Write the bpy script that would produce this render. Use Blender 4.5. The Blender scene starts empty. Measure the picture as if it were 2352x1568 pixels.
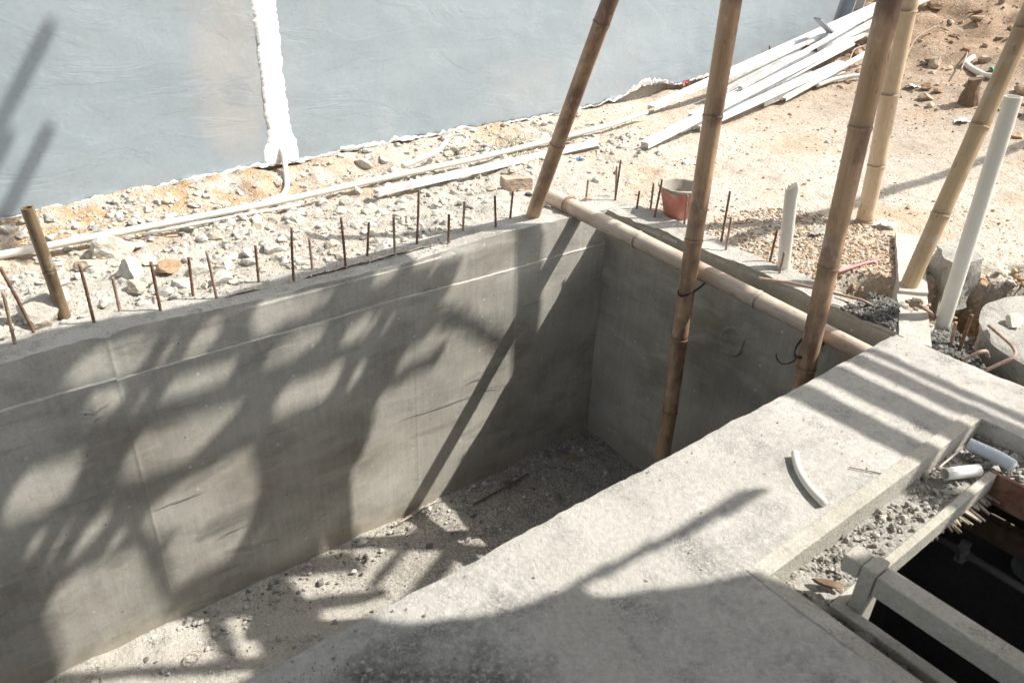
import bpy, math, random
import numpy as np
from mathutils import Vector, Matrix
# ------------------------------------------------------------------ camera, sky, sun, exposure
S = 1.55                                   # metres per survey unit: everything below is surveyed in units of 1.55 m
sc = bpy.context.scene
R3 = np.array([[0.78746143, -0.27891859, 0.54964435],
               [-0.61535924, -0.40665885, 0.67524928],
               [0.03517816, -0.86996149, -0.49186329]])
CP = np.array([-2.07189775, -1.98810501, 1.0]); FP = 1761.74; CX, CY = 1176.0, 784.0
cam_d = bpy.data.cameras.new('camera'); cam = bpy.data.objects.new('camera', cam_d)
sc.collection.objects.link(cam); sc.camera = cam
m = Matrix(((R3[0, 0], -R3[0, 1], -R3[0, 2], CP[0]*S), (R3[1, 0], -R3[1, 1], -R3[1, 2], CP[1]*S),
            (R3[2, 0], -R3[2, 1], -R3[2, 2], CP[2]*S), (0, 0, 0, 1)))
cam.matrix_world = m
cam_d.sensor_width = 36; cam_d.lens = FP/2352*36; cam_d.clip_start = 0.05; cam_d.clip_end = 500
cam_d.dof.use_dof = True; cam_d.dof.focus_distance = 4.6; cam_d.dof.aperture_fstop = 5.6
LT = np.array([-.765, .416, -1.0])         # direction the sunlight travels
world = bpy.data.worlds.new('World'); sc.world = world; world.use_nodes = True
wn = world.node_tree; bg = wn.nodes['Background']
sky = wn.nodes.new('ShaderNodeTexSky'); sky.sky_type = 'NISHITA'; sky.sun_disc = False
sd = -LT/np.linalg.norm(LT)
sky.sun_elevation = math.asin(sd[2]); sky.sun_rotation = math.atan2(sd[0], sd[1])
sky.altitude = 50; sky.air_density = 1.0; sky.dust_density = 3.0; sky.ozone_density = 1.0
hs = wn.nodes.new('ShaderNodeHueSaturation'); hs.inputs['Saturation'].default_value = .45; wn.links.new(sky.outputs[0], hs.inputs['Color'])
wn.links.new(hs.outputs[0], bg.inputs[0]); bg.inputs[1].default_value = 0.15
sun_d = bpy.data.lights.new('sun', 'SUN'); sun_d.energy = 5.0; sun_d.angle = math.radians(0.55)
sun_d.color = (1, .955, .885)
sun = bpy.data.objects.new('sun', sun_d); sc.collection.objects.link(sun)
sun.rotation_euler = Vector(LT).to_track_quat('-Z', 'Y').to_euler(); sun.location = (6, -4, 9)
sc.view_settings.view_transform = 'Standard'; sc.view_settings.look = 'None'
sc.view_settings.exposure = 0.5; sc.view_settings.gamma = 1; sc.view_settings.use_curve_mapping = False
sc.render.resolution_x = 1024; sc.render.resolution_y = 682
rng = np.random.default_rng(7); random.seed(7)

# ------------------------------------------------------------------ surveying helpers (photo point -> point on a real plane)
def ray(px, py):
    return R3 @ np.array([px-CX, py-CY, FP])
def onz(px, py, z=0.): d = ray(px, py); return CP + (z-CP[2])/d[2]*d
def ony(px, py, y=0.): d = ray(px, py); return CP + (y-CP[1])/d[1]*d
def onx(px, py, x=0.): d = ray(px, py); return CP + (x-CP[0])/d[0]*d
F = .351562
OFF = {'c1': (0, 0), 'c2': (780.9, 0), 'c3': (1525.1, 0), 'c4': (0, 459.4), 'c5': (780.9, 413.4),
       'c6': (1525.1, 459.4), 'c7': (0, 1017), 'c8': (780.9, 1017), 'c9': (1525.1, 1017)}
def D(t, x, y): return (OFF[t][0]+x*F, OFF[t][1]+y*F)

# ------------------------------------------------------------------ numpy noise
def _hash(ix, iy, iz, seed):
    h = (ix.astype(np.int64)*374761393 + iy.astype(np.int64)*668265263 + iz.astype(np.int64)*2147483647 + seed*974634777) & 0xffffffff
    h = ((h ^ (h >> 13))*1274126177) & 0xffffffff
    return ((h ^ (h >> 16)) & 0xffffff)/float(0xffffff)
def vnoise(x, y, z=0., seed=0):
    x, y, z = np.broadcast_arrays(np.asarray(x, float), np.asarray(y, float), np.asarray(z, float))
    ix, iy, iz = np.floor(x), np.floor(y), np.floor(z); fx, fy, fz = x-ix, y-iy, z-iz
    fx, fy, fz = [f*f*(3-2*f) for f in (fx, fy, fz)]
    r = 0
    for a in (0, 1):
        for b in (0, 1):
            for c in (0, 1):
                r = r + _hash(ix+a, iy+b, iz+c, seed)*(fx if a else 1-fx)*(fy if b else 1-fy)*(fz if c else 1-fz)
    return r*2-1
def fbm(x, y, z=0., o=4, seed=0):
    r = 0; a = 1.
    for k in range(o): r = r + a*vnoise(x*2**k, y*2**k, z*2**k, seed+k); a *= .5
    return r
def sm(a, b, x): t = np.clip((x-a)/(b-a), 0, 1); return t*t*(3-2*t)

# ------------------------------------------------------------------ terrain height
RC = (.40, -1.585); RR = .338
def hg(x, y):
    x = np.asarray(x, float); y = np.asarray(y, float)
    h = -.014 + .037*np.maximum(0, x-1.4)**2.2*np.where(x > 4, 1, 1)
    h = np.minimum(h, 1.5+.1*np.sin(x*1.3+y))
    h = h + .010*fbm(x*2.3, y*2.3, 0, 3, 3)*sm(.15, .5, np.abs(x)+np.abs(y)) + .05*sm(2.2, 4, x)*fbm(x*1.6, y*1.6, 0, 4, 9)+.045*sm(2.7, 4.4, x)*fbm(x*4.5, y*4.5, 0, 5, 19)
    rub = sm(.16, .24, y)*(1-sm(.3, .9, x))                       # broken ground behind the long wall
    h = h + rub*(.016*fbm(x*8, y*8, 0, 5, 5)+.004) - .012*sm(.1, .13, y)*(1-sm(.13, .2, y))*(x < .1)
    wy = 1.08+.0827*(x+1.888)
    h = h + .018*np.exp(-((y-wy+.02)/.10)**2)*(1+.8*vnoise(x*7, 0, 0, 2))
    h = h - .035*np.exp(-((y-wy+.22)/.08)**2)*(x < .6)*sm(-.4, .3, vnoise(x*2.2, 3., 0, 12))
    h = h + .0035*fbm(x*28, y*28, 0, 3, 6)
    def dip(cx, cy, rx, ry, d): return -d*(1-sm(.45, 1.0, np.hypot((x-cx)/rx, (y-cy)/ry)))
    h = h + dip(.235, -.97, .14, .15, .13) + dip(.37, -1.19, .15, .13, .17)
    dr = np.hypot(x-RC[0], y-RC[1])
    h = h - .22*(1-sm(.43, .485, dr+.05*fbm(x*9, y*9, 0, 3, 77)))
    h = h - .09*(1-sm(.05, .2, x))*(1-sm(-1.22, -1.12, y))
    ragged = (dr < .6)*(dr > .38)
    h = h + ragged*.02*fbm(x*30, y*30, 0, 3, 8)
    return h
def G(px, py, lift=0.):
    """photo point -> point on the terrain"""
    d = ray(px, py); d = d/np.linalg.norm(d); t = .5
    for i in range(6000):
        P = CP+d*t; g = float(hg(P[0], P[1]))
        if P[2] < g+lift: return P
        t += max(.004, .35*(P[2]-g-lift))
    return P

SHARP = {'wall_body', 'wall_top', 'concrete_beam', 'concrete_block', 'round_cover', 'hatch_ledge', 'concrete_slab', 'culm', 'white_pipe', 'pipe_offcut'}
# ------------------------------------------------------------------ object helpers
def link(o): sc.collection.objects.link(o); return o
def meta(o, label=None, cat=None, group=None, kind=None):
    for k, v in (('label', label), ('category', cat), ('group', group), ('kind', kind)):
        if v: o[k] = v
    return o
def mesh(name, V, Fc, mat, parent=None, loc=(0, 0, 0), smooth=False, cols=None, rot=None):
    """V in survey units, world coordinates unless rot given; loc = object base in survey units"""
    V = np.asarray(V, float); loc = np.asarray(loc, float)
    me = bpy.data.meshes.new(name)
    vv = (V-loc)*S if rot is None else V*S
    me.from_pydata(vv.tolist(), [], [list(map(int, f)) for f in Fc] if not isinstance(Fc, list) else Fc)
    if smooth: me.polygons.foreach_set('use_smooth', [True]*len(me.polygons))
    if cols is not None:
        a = me.color_attributes.new('Col', 'FLOAT_COLOR', 'POINT')
        cc = np.ones((len(V), 4)); cc[:, :3] = cols; a.data.foreach_set('color', cc.ravel())
    me.materials.append(mat); me.update()
    if smooth and name in SHARP: me.set_sharp_from_angle(angle=math.radians(38))
    o = bpy.data.objects.new(name, me); link(o)
    if parent is not None:
        o.parent = parent; pl = np.array(parent['_b']) if '_b' in parent else np.zeros(3)
        o.location = (loc-pl)*S
    else:
        o.location = loc*S
    if rot is not None: o.rotation_euler = rot
    return o
def empty(name, loc):
    o = bpy.data.objects.new(name, None); link(o); o.location = np.asarray(loc)*S; o['_b'] = [float(v) for v in loc]
    o.empty_display_size = .05; return o
def tube(P, r, n=12, caps=True, ring=None):
    P = np.asarray(P, float); N = len(P); r = np.broadcast_to(np.asarray(r, float), (N,))
    T = np.gradient(P, axis=0); T /= np.linalg.norm(T, axis=1)[:, None]+1e-12
    up = np.array([0, 0, 1.]) if abs(T[0][2]) < .9 else np.array([1., 0, 0])
    a = np.cross(T[0], up); a /= np.linalg.norm(a); V = []
    th = np.arange(n)*2*np.pi/n
    for i in range(N):
        a = a-(a@T[i])*T[i]; a /= np.linalg.norm(a); b = np.cross(T[i], a)
        V.append(P[i]+r[i]*(np.cos(th)[:, None]*a+np.sin(th)[:, None]*b))
    V = np.concatenate(V); Fc = []
    for i in range(N-1):
        for k in range(n):
            k2 = (k+1) % n; Fc.append([i*n+k, i*n+k2, (i+1)*n+k2, (i+1)*n+k])
    if caps: Fc.append(list(range(n))[::-1]); Fc.append([(N-1)*n+k for k in range(n)])
    return V, Fc
def join(parts):
    V = []; Fc = []; o = 0
    for v, f in parts:
        V.append(np.asarray(v, float)); Fc += [[i+o for i in q] for q in f]; o += len(v)
    return np.concatenate(V), Fc
def hexa(b, t):
    """eight corners: four bottom, four top (counter-clockwise)"""
    V = np.array(list(b)+list(t), float)
    return V, [[3, 2, 1, 0], [4, 5, 6, 7], [0, 1, 5, 4], [1, 2, 6, 5], [2, 3, 7, 6], [3, 0, 4, 7]]
def box(x0, x1, y0, y1, z0, z1):
    return hexa([(x0, y0, z0), (x1, y0, z0), (x1, y1, z0), (x0, y1, z0)], [(x0, y0, z1), (x1, y0, z1), (x1, y1, z1), (x0, y1, z1)])
def bevel(o, w, seg=2):
    b = o.modifiers.new('bevel', 'BEVEL'); b.width = w*S; b.segments = seg; b.limit_method = 'ANGLE'; return o
def gridbox(x0, x1, y0, y1, z0, z1, st, disp, xs=(), zs=()):
    """box whose faces are grids, every vertex displaced by disp(V)->V; shared edges welded"""
    def ax(a, b): return np.linspace(a, b, max(2, int(round((b-a)/st))+1))
    X, Y, Z = ax(x0, x1), ax(y0, y1), ax(z0, z1); X = np.unique(np.concatenate([X, xs])); Z = np.unique(np.concatenate([Z, zs])); idx = {}; V = []; Fc = []
    def vid(i, j, k):
        q = (i, j, k)
        if q not in idx: idx[q] = len(V); V.append((X[i], Y[j], Z[k]))
        return idx[q]
    nx, ny, nz = len(X)-1, len(Y)-1, len(Z)-1
    for i in range(nx):
        for j in range(ny):
            for k, fl in ((0, 1), (nz, 0)):
                q = [vid(i, j, k), vid(i+1, j, k), vid(i+1, j+1, k), vid(i, j+1, k)]; Fc.append(q[::-1] if fl else q)
    for i in range(nx):
        for k in range(nz):
            for j, fl in ((0, 0), (ny, 1)):
                q = [vid(i, j, k), vid(i+1, j, k), vid(i+1, j, k+1), vid(i, j, k+1)]; Fc.append(q[::-1] if fl else q)
    for j in range(ny):
        for k in range(nz):
            for i, fl in ((0, 1), (nx, 0)):
                q = [vid(i, j, k), vid(i, j+1, k), vid(i, j+1, k+1), vid(i, j, k+1)]; Fc.append(q[::-1] if fl else q)
    return disp(np.array(V, float)), Fc

# ------------------------------------------------------------------ materials
class N:
    def __init__(s, name, rough=.9, spec=.3):
        s.m = bpy.data.materials.new(name); s.m.use_nodes = True; s.t = s.m.node_tree; s.b = s.t.nodes['Principled BSDF']
        s.b.inputs['Roughness'].default_value = rough; s.b.inputs['Specular IOR Level'].default_value = spec
        s.tc = s.t.nodes.new('ShaderNodeTexCoord'); s.co = s.tc.outputs['Object']
    def L(s, a, b): s.t.links.new(a, b)
    def mapv(s, scale, loc=(0, 0, 0), co=None):
        n = s.t.nodes.new('ShaderNodeMapping'); s.L(co or s.co, n.inputs[0]); n.inputs['Scale'].default_value = scale; n.inputs['Location'].default_value = loc; return n.outputs[0]
    def noise(s, scale, det=4, rough=.55, co=None, dist=0):
        n = s.t.nodes.new('ShaderNodeTexNoise'); s.L(co or s.co, n.inputs['Vector']); n.inputs['Scale'].default_value = scale
        n.inputs['Detail'].default_value = det; n.inputs['Roughness'].default_value = rough; n.inputs['Distortion'].default_value = dist; return n.outputs[0]
    def voro(s, scale, co=None, feat='F1', out='Distance', rnd=1):
        n = s.t.nodes.new('ShaderNodeTexVoronoi'); n.feature = feat; s.L(co or s.co, n.inputs['Vector']); n.inputs['Scale'].default_value = scale
        n.inputs['Randomness'].default_value = rnd; return n.outputs[out]
    def ramp(s, f, stops, interp='LINEAR'):
        n = s.t.nodes.new('ShaderNodeValToRGB'); s.L(f, n.inputs[0]); e = n.color_ramp; e.interpolation = interp
        while len(e.elements) < len(stops): e.elements.new(.5)
        for q, (p, c) in zip(e.elements, stops):
            q.position = p; q.color = (c, c, c, 1) if not hasattr(c, '__len__') else (*c, 1)
        return n.outputs[0]
    def mix(s, f, a, b, mode='MIX'):
        n = s.t.nodes.new('ShaderNodeMixRGB'); n.blend_type = mode
        for i, v in enumerate((f, a, b)):
            if hasattr(v, 'links') or hasattr(v, 'is_linked'): s.L(v, n.inputs[i])
            elif i == 0: n.inputs[0].default_value = v
            else: n.inputs[i].default_value = (*v, 1) if hasattr(v, '__len__') else (v, v, v, 1)
        return n.outputs[0]
    def math(s, op, a, b=0.):
        n = s.t.nodes.new('ShaderNodeMath'); n.operation = op
        for i, v in enumerate((a, b)):
            if isinstance(v, (int, float)): n.inputs[i].default_value = v
            else: s.L(v, n.inputs[i])
        return n.outputs[0]
    def attr(s): n = s.t.nodes.new('ShaderNodeAttribute'); n.attribute_name = 'Col'; return n.outputs[0]
    def sep(s, co=None): n = s.t.nodes.new('ShaderNodeSeparateXYZ'); s.L(co or s.co, n.inputs[0]); return n.outputs
    def col(s, c):
        if isinstance(c, tuple): s.b.inputs['Base Color'].default_value = (*c, 1)
        else: s.L(c, s.b.inputs['Base Color'])
        return s
    def bump(s, h, dist=.005, st=1.):
        n = s.t.nodes.new('ShaderNodeBump'); s.L(h, n.inputs['Height']); n.inputs['Distance'].default_value = dist; n.inputs['Strength'].default_value = st
        s.L(n.outputs[0], s.b.inputs['Normal']); return s
def concrete(name, dark, light, speck=.5, blotch=None, bumpd=.004, scale=1.):
    n = N(name)
    base = n.ramp(n.noise(2.2*scale, 6, .6), [(.3, dark), (.7, light)])
    fine = n.ramp(n.noise(60*scale, 4, .7), [(.3, .82), (.7, 1.12)])
    c = n.mix(1, base, fine, 'MULTIPLY')
    if blotch:
        bm = n.ramp(n.noise(5.5*scale, 7, .68, dist=.4), [(.52, 0), (.66, 1)]); fm = n.ramp(n.noise(130, 3, .7), [(.42, 0), (.55, 1)])
        c = n.mix(n.mix(1, bm, fm, 'MULTIPLY'), c, blotch)
    pit = n.ramp(n.voro(38*scale), [(.0, 1), (.09, 1), (.13, 0)]); pm = n.ramp(n.noise(4, 3), [(.5, 0), (.6, speck)])
    c = n.mix(n.mix(1, pit, pm, 'MULTIPLY'), c, tuple(v*.35 for v in dark))
    ws = n.ramp(n.voro(21*scale), [(.0, 1), (.035, 1), (.05, 0)])
    c = n.mix(n.math('MULTIPLY', ws, .6), c, tuple(min(1, v*1.5) for v in light))
    n.col(c)
    h = n.math('ADD', n.noise(45*scale, 5, .7), n.math('MULTIPLY', n.noise(9*scale, 4), 1.5)); h = n.math('SUBTRACT', h, n.math('MULTIPLY', pit, .5))
    return n.bump(h, bumpd)
# smooth pit render: dark cement plaster with trowel streaks
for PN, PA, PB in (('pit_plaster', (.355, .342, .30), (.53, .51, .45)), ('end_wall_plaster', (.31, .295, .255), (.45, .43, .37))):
  n = N(PN, .62, .4)
  z = n.sep()
  base = n.ramp(n.noise(1.3, 6, .6), [(.3, PA), (.7, PB)])
  strk = n.ramp(n.noise(3, 5, .6, co=n.mapv((14, 14, 1.2))), [(.3, .9), (.7, 1.08)])
  c = n.mix(1, base, strk, 'MULTIPLY'); c = n.mix(1, c, n.ramp(n.noise(90, 3, .7), [(.3, .88), (.7, 1.1)]), 'MULTIPLY')
  stain = n.ramp(n.noise(1.1, 5, .6, co=n.mapv((1, 1, 1.5), (4, 2, 3))), [(.5, 0), (.68, .5)])
  c = n.mix(stain, c, (.27, .235, .185))
  # low = n.ramp(n.math('ADD', z[2], n.math('MULTIPLY', n.noise(5, 4), .16)), [(0, 1), (.0, 1), (1, 0)])
  mr = n.t.nodes.new('ShaderNodeMapRange'); n.L(n.math('ADD', z[2], n.math('MULTIPLY', n.noise(5, 4), .14)), mr.inputs[0])
  mr.inputs[1].default_value = .0; mr.inputs[2].default_value = .26; mr.inputs[3].default_value = .55; mr.inputs[4].default_value = 0
  c = n.mix(mr.outputs[0], c, (.36, .30, .21))
  ws = n.ramp(n.voro(8.5), [(0, 1), (.05, 1), (.08, 0)]); c = n.mix(n.math('MULTIPLY', ws, .75), c, (.62, .62, .6))
  ws = n.ramp(n.voro(19), [(0, 1), (.04, 1), (.06, 0)]); c = n.mix(n.math('MULTIPLY', ws, .5), c, (.5, .5, .48))
  ds = n.ramp(n.voro(9, co=n.mapv((1, 1, 1), (3, 3, 3))), [(0, 1), (.03, 1), (.045, 0)]); c = n.mix(n.math('MULTIPLY', ds, .8), c, (.05, .05, .045))
  tr = n.noise(1.0, 6, .6, co=n.mapv((2.2, 2.2, 9), (1, 1, 2)), dist=.5); c = n.mix(n.ramp(tr, [(.56, 0), (.64, .35)]), c, (.52, .51, .46)); c = n.mix(n.ramp(tr, [(.34, .45), (.42, 0)]), c, (.22, .22, .19))
  bl = n.ramp(n.noise(2.1, 7, .66, co=n.mapv((1, 1, 1.4), (6, 1, 3)), dist=.3), [(.38, .80), (.5, 1.0), (.62, 1.10)]); c = n.mix(1, c, bl, 'MULTIPLY')
  n.col(c); n.bump(n.math('ADD', n.noise(2.5, 5, .5, co=n.mapv((1, 1, 3))), n.math('MULTIPLY', n.noise(55, 4, .6), .12)), .004)
  if PN == 'pit_plaster': M_PIT = n.m
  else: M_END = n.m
M_TOP = concrete('wall_top_cement', (.36, .345, .31), (.52, .5, .455), .9, (.22, .21, .19), .008, 1.6).m
n = concrete('slab_cement', (.41, .392, .357), (.51, .49, .45), .3, (.20, .195, .18), .004, .9)
z = n.sep(); dx = n.math('ADD', z[0], 1.80*S-1.6*S); dy = n.math('ADD', z[1], 1.40*S-1.5*S)
rr = n.math('ADD', n.math('MULTIPLY', n.math('MULTIPLY', dx, dx), 5), n.math('MULTIPLY', n.math('MULTIPLY', dy, dy), 14)); rr = n.math('ADD', rr, n.math('MULTIPLY', n.math('SUBTRACT', n.noise(6, 6, .7), .5), 2.6))
old = n.b.inputs['Base Color'].links[0].from_socket
gm = n.mix(1, n.ramp(rr, [(.2, 1), (1, 0)]), n.ramp(n.noise(60, 4, .75), [(.34, 0), (.50, .9)]), 'MULTIPLY')
gm2 = n.math('MULTIPLY', n.ramp(n.noise(2.6, 7, .7, dist=.3), [(.47, 0), (.66, .85)]), n.ramp(n.noise(30, 6, .85), [(.40, 0), (.58, .9)]))
old = n.mix(gm2, old, (.25, .245, .23))
n.col(n.mix(gm, old, (.085, .083, .078))); n.bump(n.math('ADD', n.noise(34, 6, .8), n.math('ADD', n.noise(110, 3, .7), n.math('MULTIPLY', n.noise(6, 5, .6), 1.2))), .004); M_SLAB = n.m
n = concrete('pit_floor_cement', (.48, .45, .39), (.60, .57, .50), 1, (.10, .097, .09), .010, 1.5)
old = n.b.inputs['Base Color'].links[0].from_socket; z = n.sep()
mr = n.t.nodes.new('ShaderNodeMapRange'); n.L(n.math('ADD', z[0], n.math('MULTIPLY', n.math('SUBTRACT', n.noise(3, 5, .7), .5), 2.6)), mr.inputs[0])
for k_, v_ in ((1, -.2), (2, .9), (3, .35), (4, 1)): mr.inputs[k_].default_value = v_
gm = n.math('MULTIPLY', mr.outputs[0], n.ramp(n.noise(75, 5, .8), [(.40, 0), (.56, .9)]))
n.col(n.mix(gm, old, n.ramp(n.noise(12, 4), [(.35, (.12, .11, .10)), (.65, (.24, .215, .185))]))); M_FLOOR = n.m
M_ROUGH = concrete('rough_concrete', (.33, .32, .29), (.50, .48, .43), 1, (.2, .19, .17), .012, 1.2).m
M_BEAM = concrete('pinkish_concrete', (.48, .44, .39), (.58, .545, .49), .5, (.33, .28, .24), .006, 1.5).m
M_MORTAR = concrete('grey_mortar', (.10, .10, .09), (.22, .215, .2), .8, None, .02, 2).m
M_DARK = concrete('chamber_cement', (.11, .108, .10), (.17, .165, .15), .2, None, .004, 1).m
M_SCAR = concrete('scar_plaster', (.36, .355, .31), (.50, .49, .43), .6, (.26, .25, .22), .008, 2).m
M_DARKL = concrete('crack_shadow', (.12, .115, .10), (.17, .165, .15), .2, None, .002, 1).m
# painted house wall
n = N('house_paint', .55, .35)
z = n.sep()
base = n.ramp(n.noise(.7, 6, .55, co=n.mapv((1, 1, 1.6))), [(.3, (.275, .33, .365)), (.7, (.345, .39, .415))])
def blob(cx, cz, rx, rz):
    a = n.math('DIVIDE', n.math('SUBTRACT', z[0], (cx+.4)*S), rx*S); b = n.math('DIVIDE', n.math('SUBTRACT', z[2], cz*S), rz*S)
    d = n.math('ADD', n.math('MULTIPLY', a, a), n.math('MULTIPLY', b, b)); return n.math('ADD', d, n.math('MULTIPLY', n.math('SUBTRACT', n.noise(4, 5), .5), 1.3))
c = n.mix(n.ramp(blob(-1.0, .43, .20, .45), [(.1, .85), (.95, 0)]), base, (.40, .40, .39))
c = n.mix(n.ramp(blob(-.99, .33, .075, .085), [(.35, .5), (.85, 0)]), c, (.29, .33, .355))
c = n.mix(n.ramp(blob(-2.1, .7, .55, .9), [(.1, .5), (1, 0)]), c, (.24, .30, .33))
c = n.mix(n.ramp(n.noise(2.4, 6, .6, co=n.mapv((1, 1, .45), (7, 1, 1))), [(.52, 0), (.72, .5)]), c, (.40, .42, .425))
c = n.mix(1, c, n.ramp(n.noise(40, 4, .6), [(.3, .95), (.7, 1.04)]), 'MULTIPLY')
n.col(c); hh = n.math('ADD', n.noise(3.2, 5, .55, co=n.mapv((.7, 1, 2.2)), dist=.25), n.math('MULTIPLY', n.ramp(n.voro(6.5), [(0, 1), (.02, .8), (.045, 0)]), .12))
tb = n.noise(1.3, 6, .62, co=n.mapv((1, 1, 2.6), (3, 0, 1)), dist=1.2); hh = n.math('ADD', hh, n.ramp(tb, [(.46, 0), (.52, .35), (.60, .25)])); n.bump(hh, .0036, .6); M_HOUSE = n.m
M_WHITE = concrete('white_filler', (.82, .82, .81), (.88, .88, .87), 0, None, .003, 1).m
M_RIM = concrete('dusty_plaster_edge', (.55, .55, .53), (.82, .81, .79), .5, (.4, .37, .31), .01, 2.5).m
M_FOUND = concrete('foundation_cement', (.35, .32, .27), (.5, .47, .42), .9, (.34, .22, .12), .02, 1.5).m
# soil
n = N('dry_soil')
xyz = n.sep()
a = n.ramp(n.noise(1.6, 7, .62), [(.3, (.45, .38, .30)), (.5, (.52, .465, .39)), (.72, (.57, .53, .465))])
och = n.ramp(n.noise(.9, 6, .6, co=n.mapv((1, 1, 1), (2, 5, 1))), [(.52, 0), (.68, .75)])
a = n.mix(och, a, (.46, .315, .19))
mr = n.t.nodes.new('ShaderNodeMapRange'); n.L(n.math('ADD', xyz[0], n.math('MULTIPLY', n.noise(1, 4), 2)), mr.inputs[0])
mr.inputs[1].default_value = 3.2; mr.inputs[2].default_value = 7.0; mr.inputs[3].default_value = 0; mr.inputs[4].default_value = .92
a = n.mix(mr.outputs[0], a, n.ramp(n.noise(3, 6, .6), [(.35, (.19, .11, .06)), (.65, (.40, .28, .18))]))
gr = n.t.nodes.new('ShaderNodeMapRange'); n.L(n.math('ADD', xyz[0], n.math('MULTIPLY', n.noise(2, 4), 1.2)), gr.inputs[0])
gr.inputs[1].default_value = -.2; gr.inputs[2].default_value = 1.2; gr.inputs[3].default_value = .6; gr.inputs[4].default_value = 0
a = n.mix(gr.outputs[0], a, n.ramp(n.noise(4, 6, .65), [(.35, (.36, .345, .31)), (.6, (.54, .52, .47))]))
yo = n.t.nodes.new('ShaderNodeMapRange'); n.L(xyz[1], yo.inputs[0])
for k_, v_ in ((1, .75), (2, 1.15), (3, 0), (4, 1)): yo.inputs[k_].default_value = v_
xo_ = n.t.nodes.new('ShaderNodeMapRange'); n.L(xyz[0], xo_.inputs[0])
for k_, v_ in ((1, -1.6), (2, -.4), (3, 1), (4, .15)): xo_.inputs[k_].default_value = v_
om = n.math('MULTIPLY', n.math('MULTIPLY', yo.outputs[0], xo_.outputs[0]), n.ramp(n.noise(3.2, 6, .65, co=n.mapv((1, 1, 1), (9, 2, 0))), [(.38, 0), (.54, .95)]))
a = n.mix(om, a, n.ramp(n.noise(8, 5), [(.35, (.42, .25, .125)), (.65, (.52, .38, .23))]))
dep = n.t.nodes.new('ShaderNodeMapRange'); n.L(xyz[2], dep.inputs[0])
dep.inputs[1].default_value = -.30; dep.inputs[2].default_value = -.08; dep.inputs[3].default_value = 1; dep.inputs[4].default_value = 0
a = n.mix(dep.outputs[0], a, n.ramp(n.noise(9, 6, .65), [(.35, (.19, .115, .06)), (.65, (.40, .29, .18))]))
a = n.mix(1, a, n.ramp(n.noise(60, 5, .8), [(.3, .62), (.68, 1.2)]), 'MULTIPLY'); a = n.mix(1, a, n.ramp(n.noise(17, 5, .75), [(.32, .78), (.66, 1.1)]), 'MULTIPLY')
peb = n.voro(38); pc = n.voro(38, out='Color'); pk = n.ramp(n.noise(3, 4), [(.34, 0), (.56, 1)])
psz = n.ramp(peb, [(.0, 1), (.22, .9), (.34, 0)])
pcol = n.ramp(n.t.nodes.new('ShaderNodeRGBToBW').outputs[0], [(0, .5), (1, .5)])
bw = n.t.nodes.new('ShaderNodeRGBToBW'); n.L(pc, bw.inputs[0])
pcol = n.ramp(bw.outputs[0], [(.2, (.33, .22, .13)), (.5, (.55, .47, .37)), (.8, (.66, .62, .55))])
a = n.mix(n.math('MULTIPLY', n.mix(1, psz, pk, 'MULTIPLY'), .8), a, pcol); n.col(a)
n.bump(n.math('ADD', n.math('MULTIPLY', psz, n.math('MULTIPLY', pk, .5)), n.math('ADD', n.noise(30, 5, .7), n.noise(8, 4))), .014); M_SOIL = n.m
n = N('stone'); c = n.mix(1, n.attr(), n.ramp(n.noise(18, 5, .65), [(.3, .75), (.7, 1.18)]), 'MULTIPLY'); n.col(c); n.bump(n.noise(35, 5, .7), .01); M_STONE = n.m
# bamboo: attribute Col.r = node darkness
def bamboo_mat(name, a, b, stain, amt):
    n = N(name, .42, .45)
    at = n.t.nodes.new('ShaderNodeSeparateColor'); n.L(n.attr(), at.inputs[0])
    st = n.noise(4, 5, .6, co=n.mapv((16, 16, .7))); c = n.ramp(st, [(.3, a), (.7, b)])
    c = n.mix(n.ramp(n.noise(2.6, 6, .65, co=n.mapv((1.9, 1.9, 1.1))), [(.44, 0), (.58, amt)]), c, stain)
    c = n.mix(n.ramp(n.noise(14, 5, .7, co=n.mapv((1, 1, .5), (3, 1, 5))), [(.6, 0), (.7, .4)]), c, tuple(min(1, v*1.5) for v in b))
    c = n.mix(n.ramp(n.noise(9, 6, .75, co=n.mapv((1, 1, .6), (8, 2, 5))), [(.58, 0), (.66, .55)]), c, (.50, .47, .41))
    c = n.mix(n.ramp(n.noise(45, 3, .6, co=n.mapv((1, 1, .35), (1, 9, 5))), [(.62, 0), (.7, .5)]), c, tuple(v*.4 for v in stain))
    c = n.mix(at.outputs[0], c, tuple(v*.32 for v in stain)); n.col(c)
    n.bump(n.noise(8, 4, .5, co=n.mapv((24, 24, .5))), .0012); return n.m
M_BA = bamboo_mat('bamboo_aged', (.41, .26, .15), (.55, .385, .25), (.21, .125, .09), .9)
M_BB = bamboo_mat('bamboo_pale', (.57, .43, .28), (.67, .54, .385), (.40, .29, .18), .4)
M_BC = bamboo_mat('bamboo_beam', (.56, .46, .36), (.66, .56, .46), (.36, .26, .19), .55)
M_BD = bamboo_mat('bamboo_tan', (.43, .31, .18), (.53, .41, .26), (.33, .225, .13), .5)
M_BE = bamboo_mat('bamboo_stub', (.16, .11, .065), (.25, .185, .11), (.09, .06, .035), .8)
def plain(name, c, rough=.6, var=.12, sc_=20, spec=.4, dirt=None):
    n = N(name, rough, spec); k = n.ramp(n.noise(sc_, 5, .65), [(.3, 1-var), (.7, 1+var*.5)]); q = n.mix(1, c, k, 'MULTIPLY')
    if dirt: q = n.mix(n.ramp(n.noise(7, 6, .7), [(.48, 0), (.62, .75)]), q, dirt)
    n.col(q); n.bump(n.noise(sc_*2, 4), .002); return n.m
M_PVC = plain('white_pvc', (.80, .78, .70), .3, .06, 6, .5)
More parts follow.
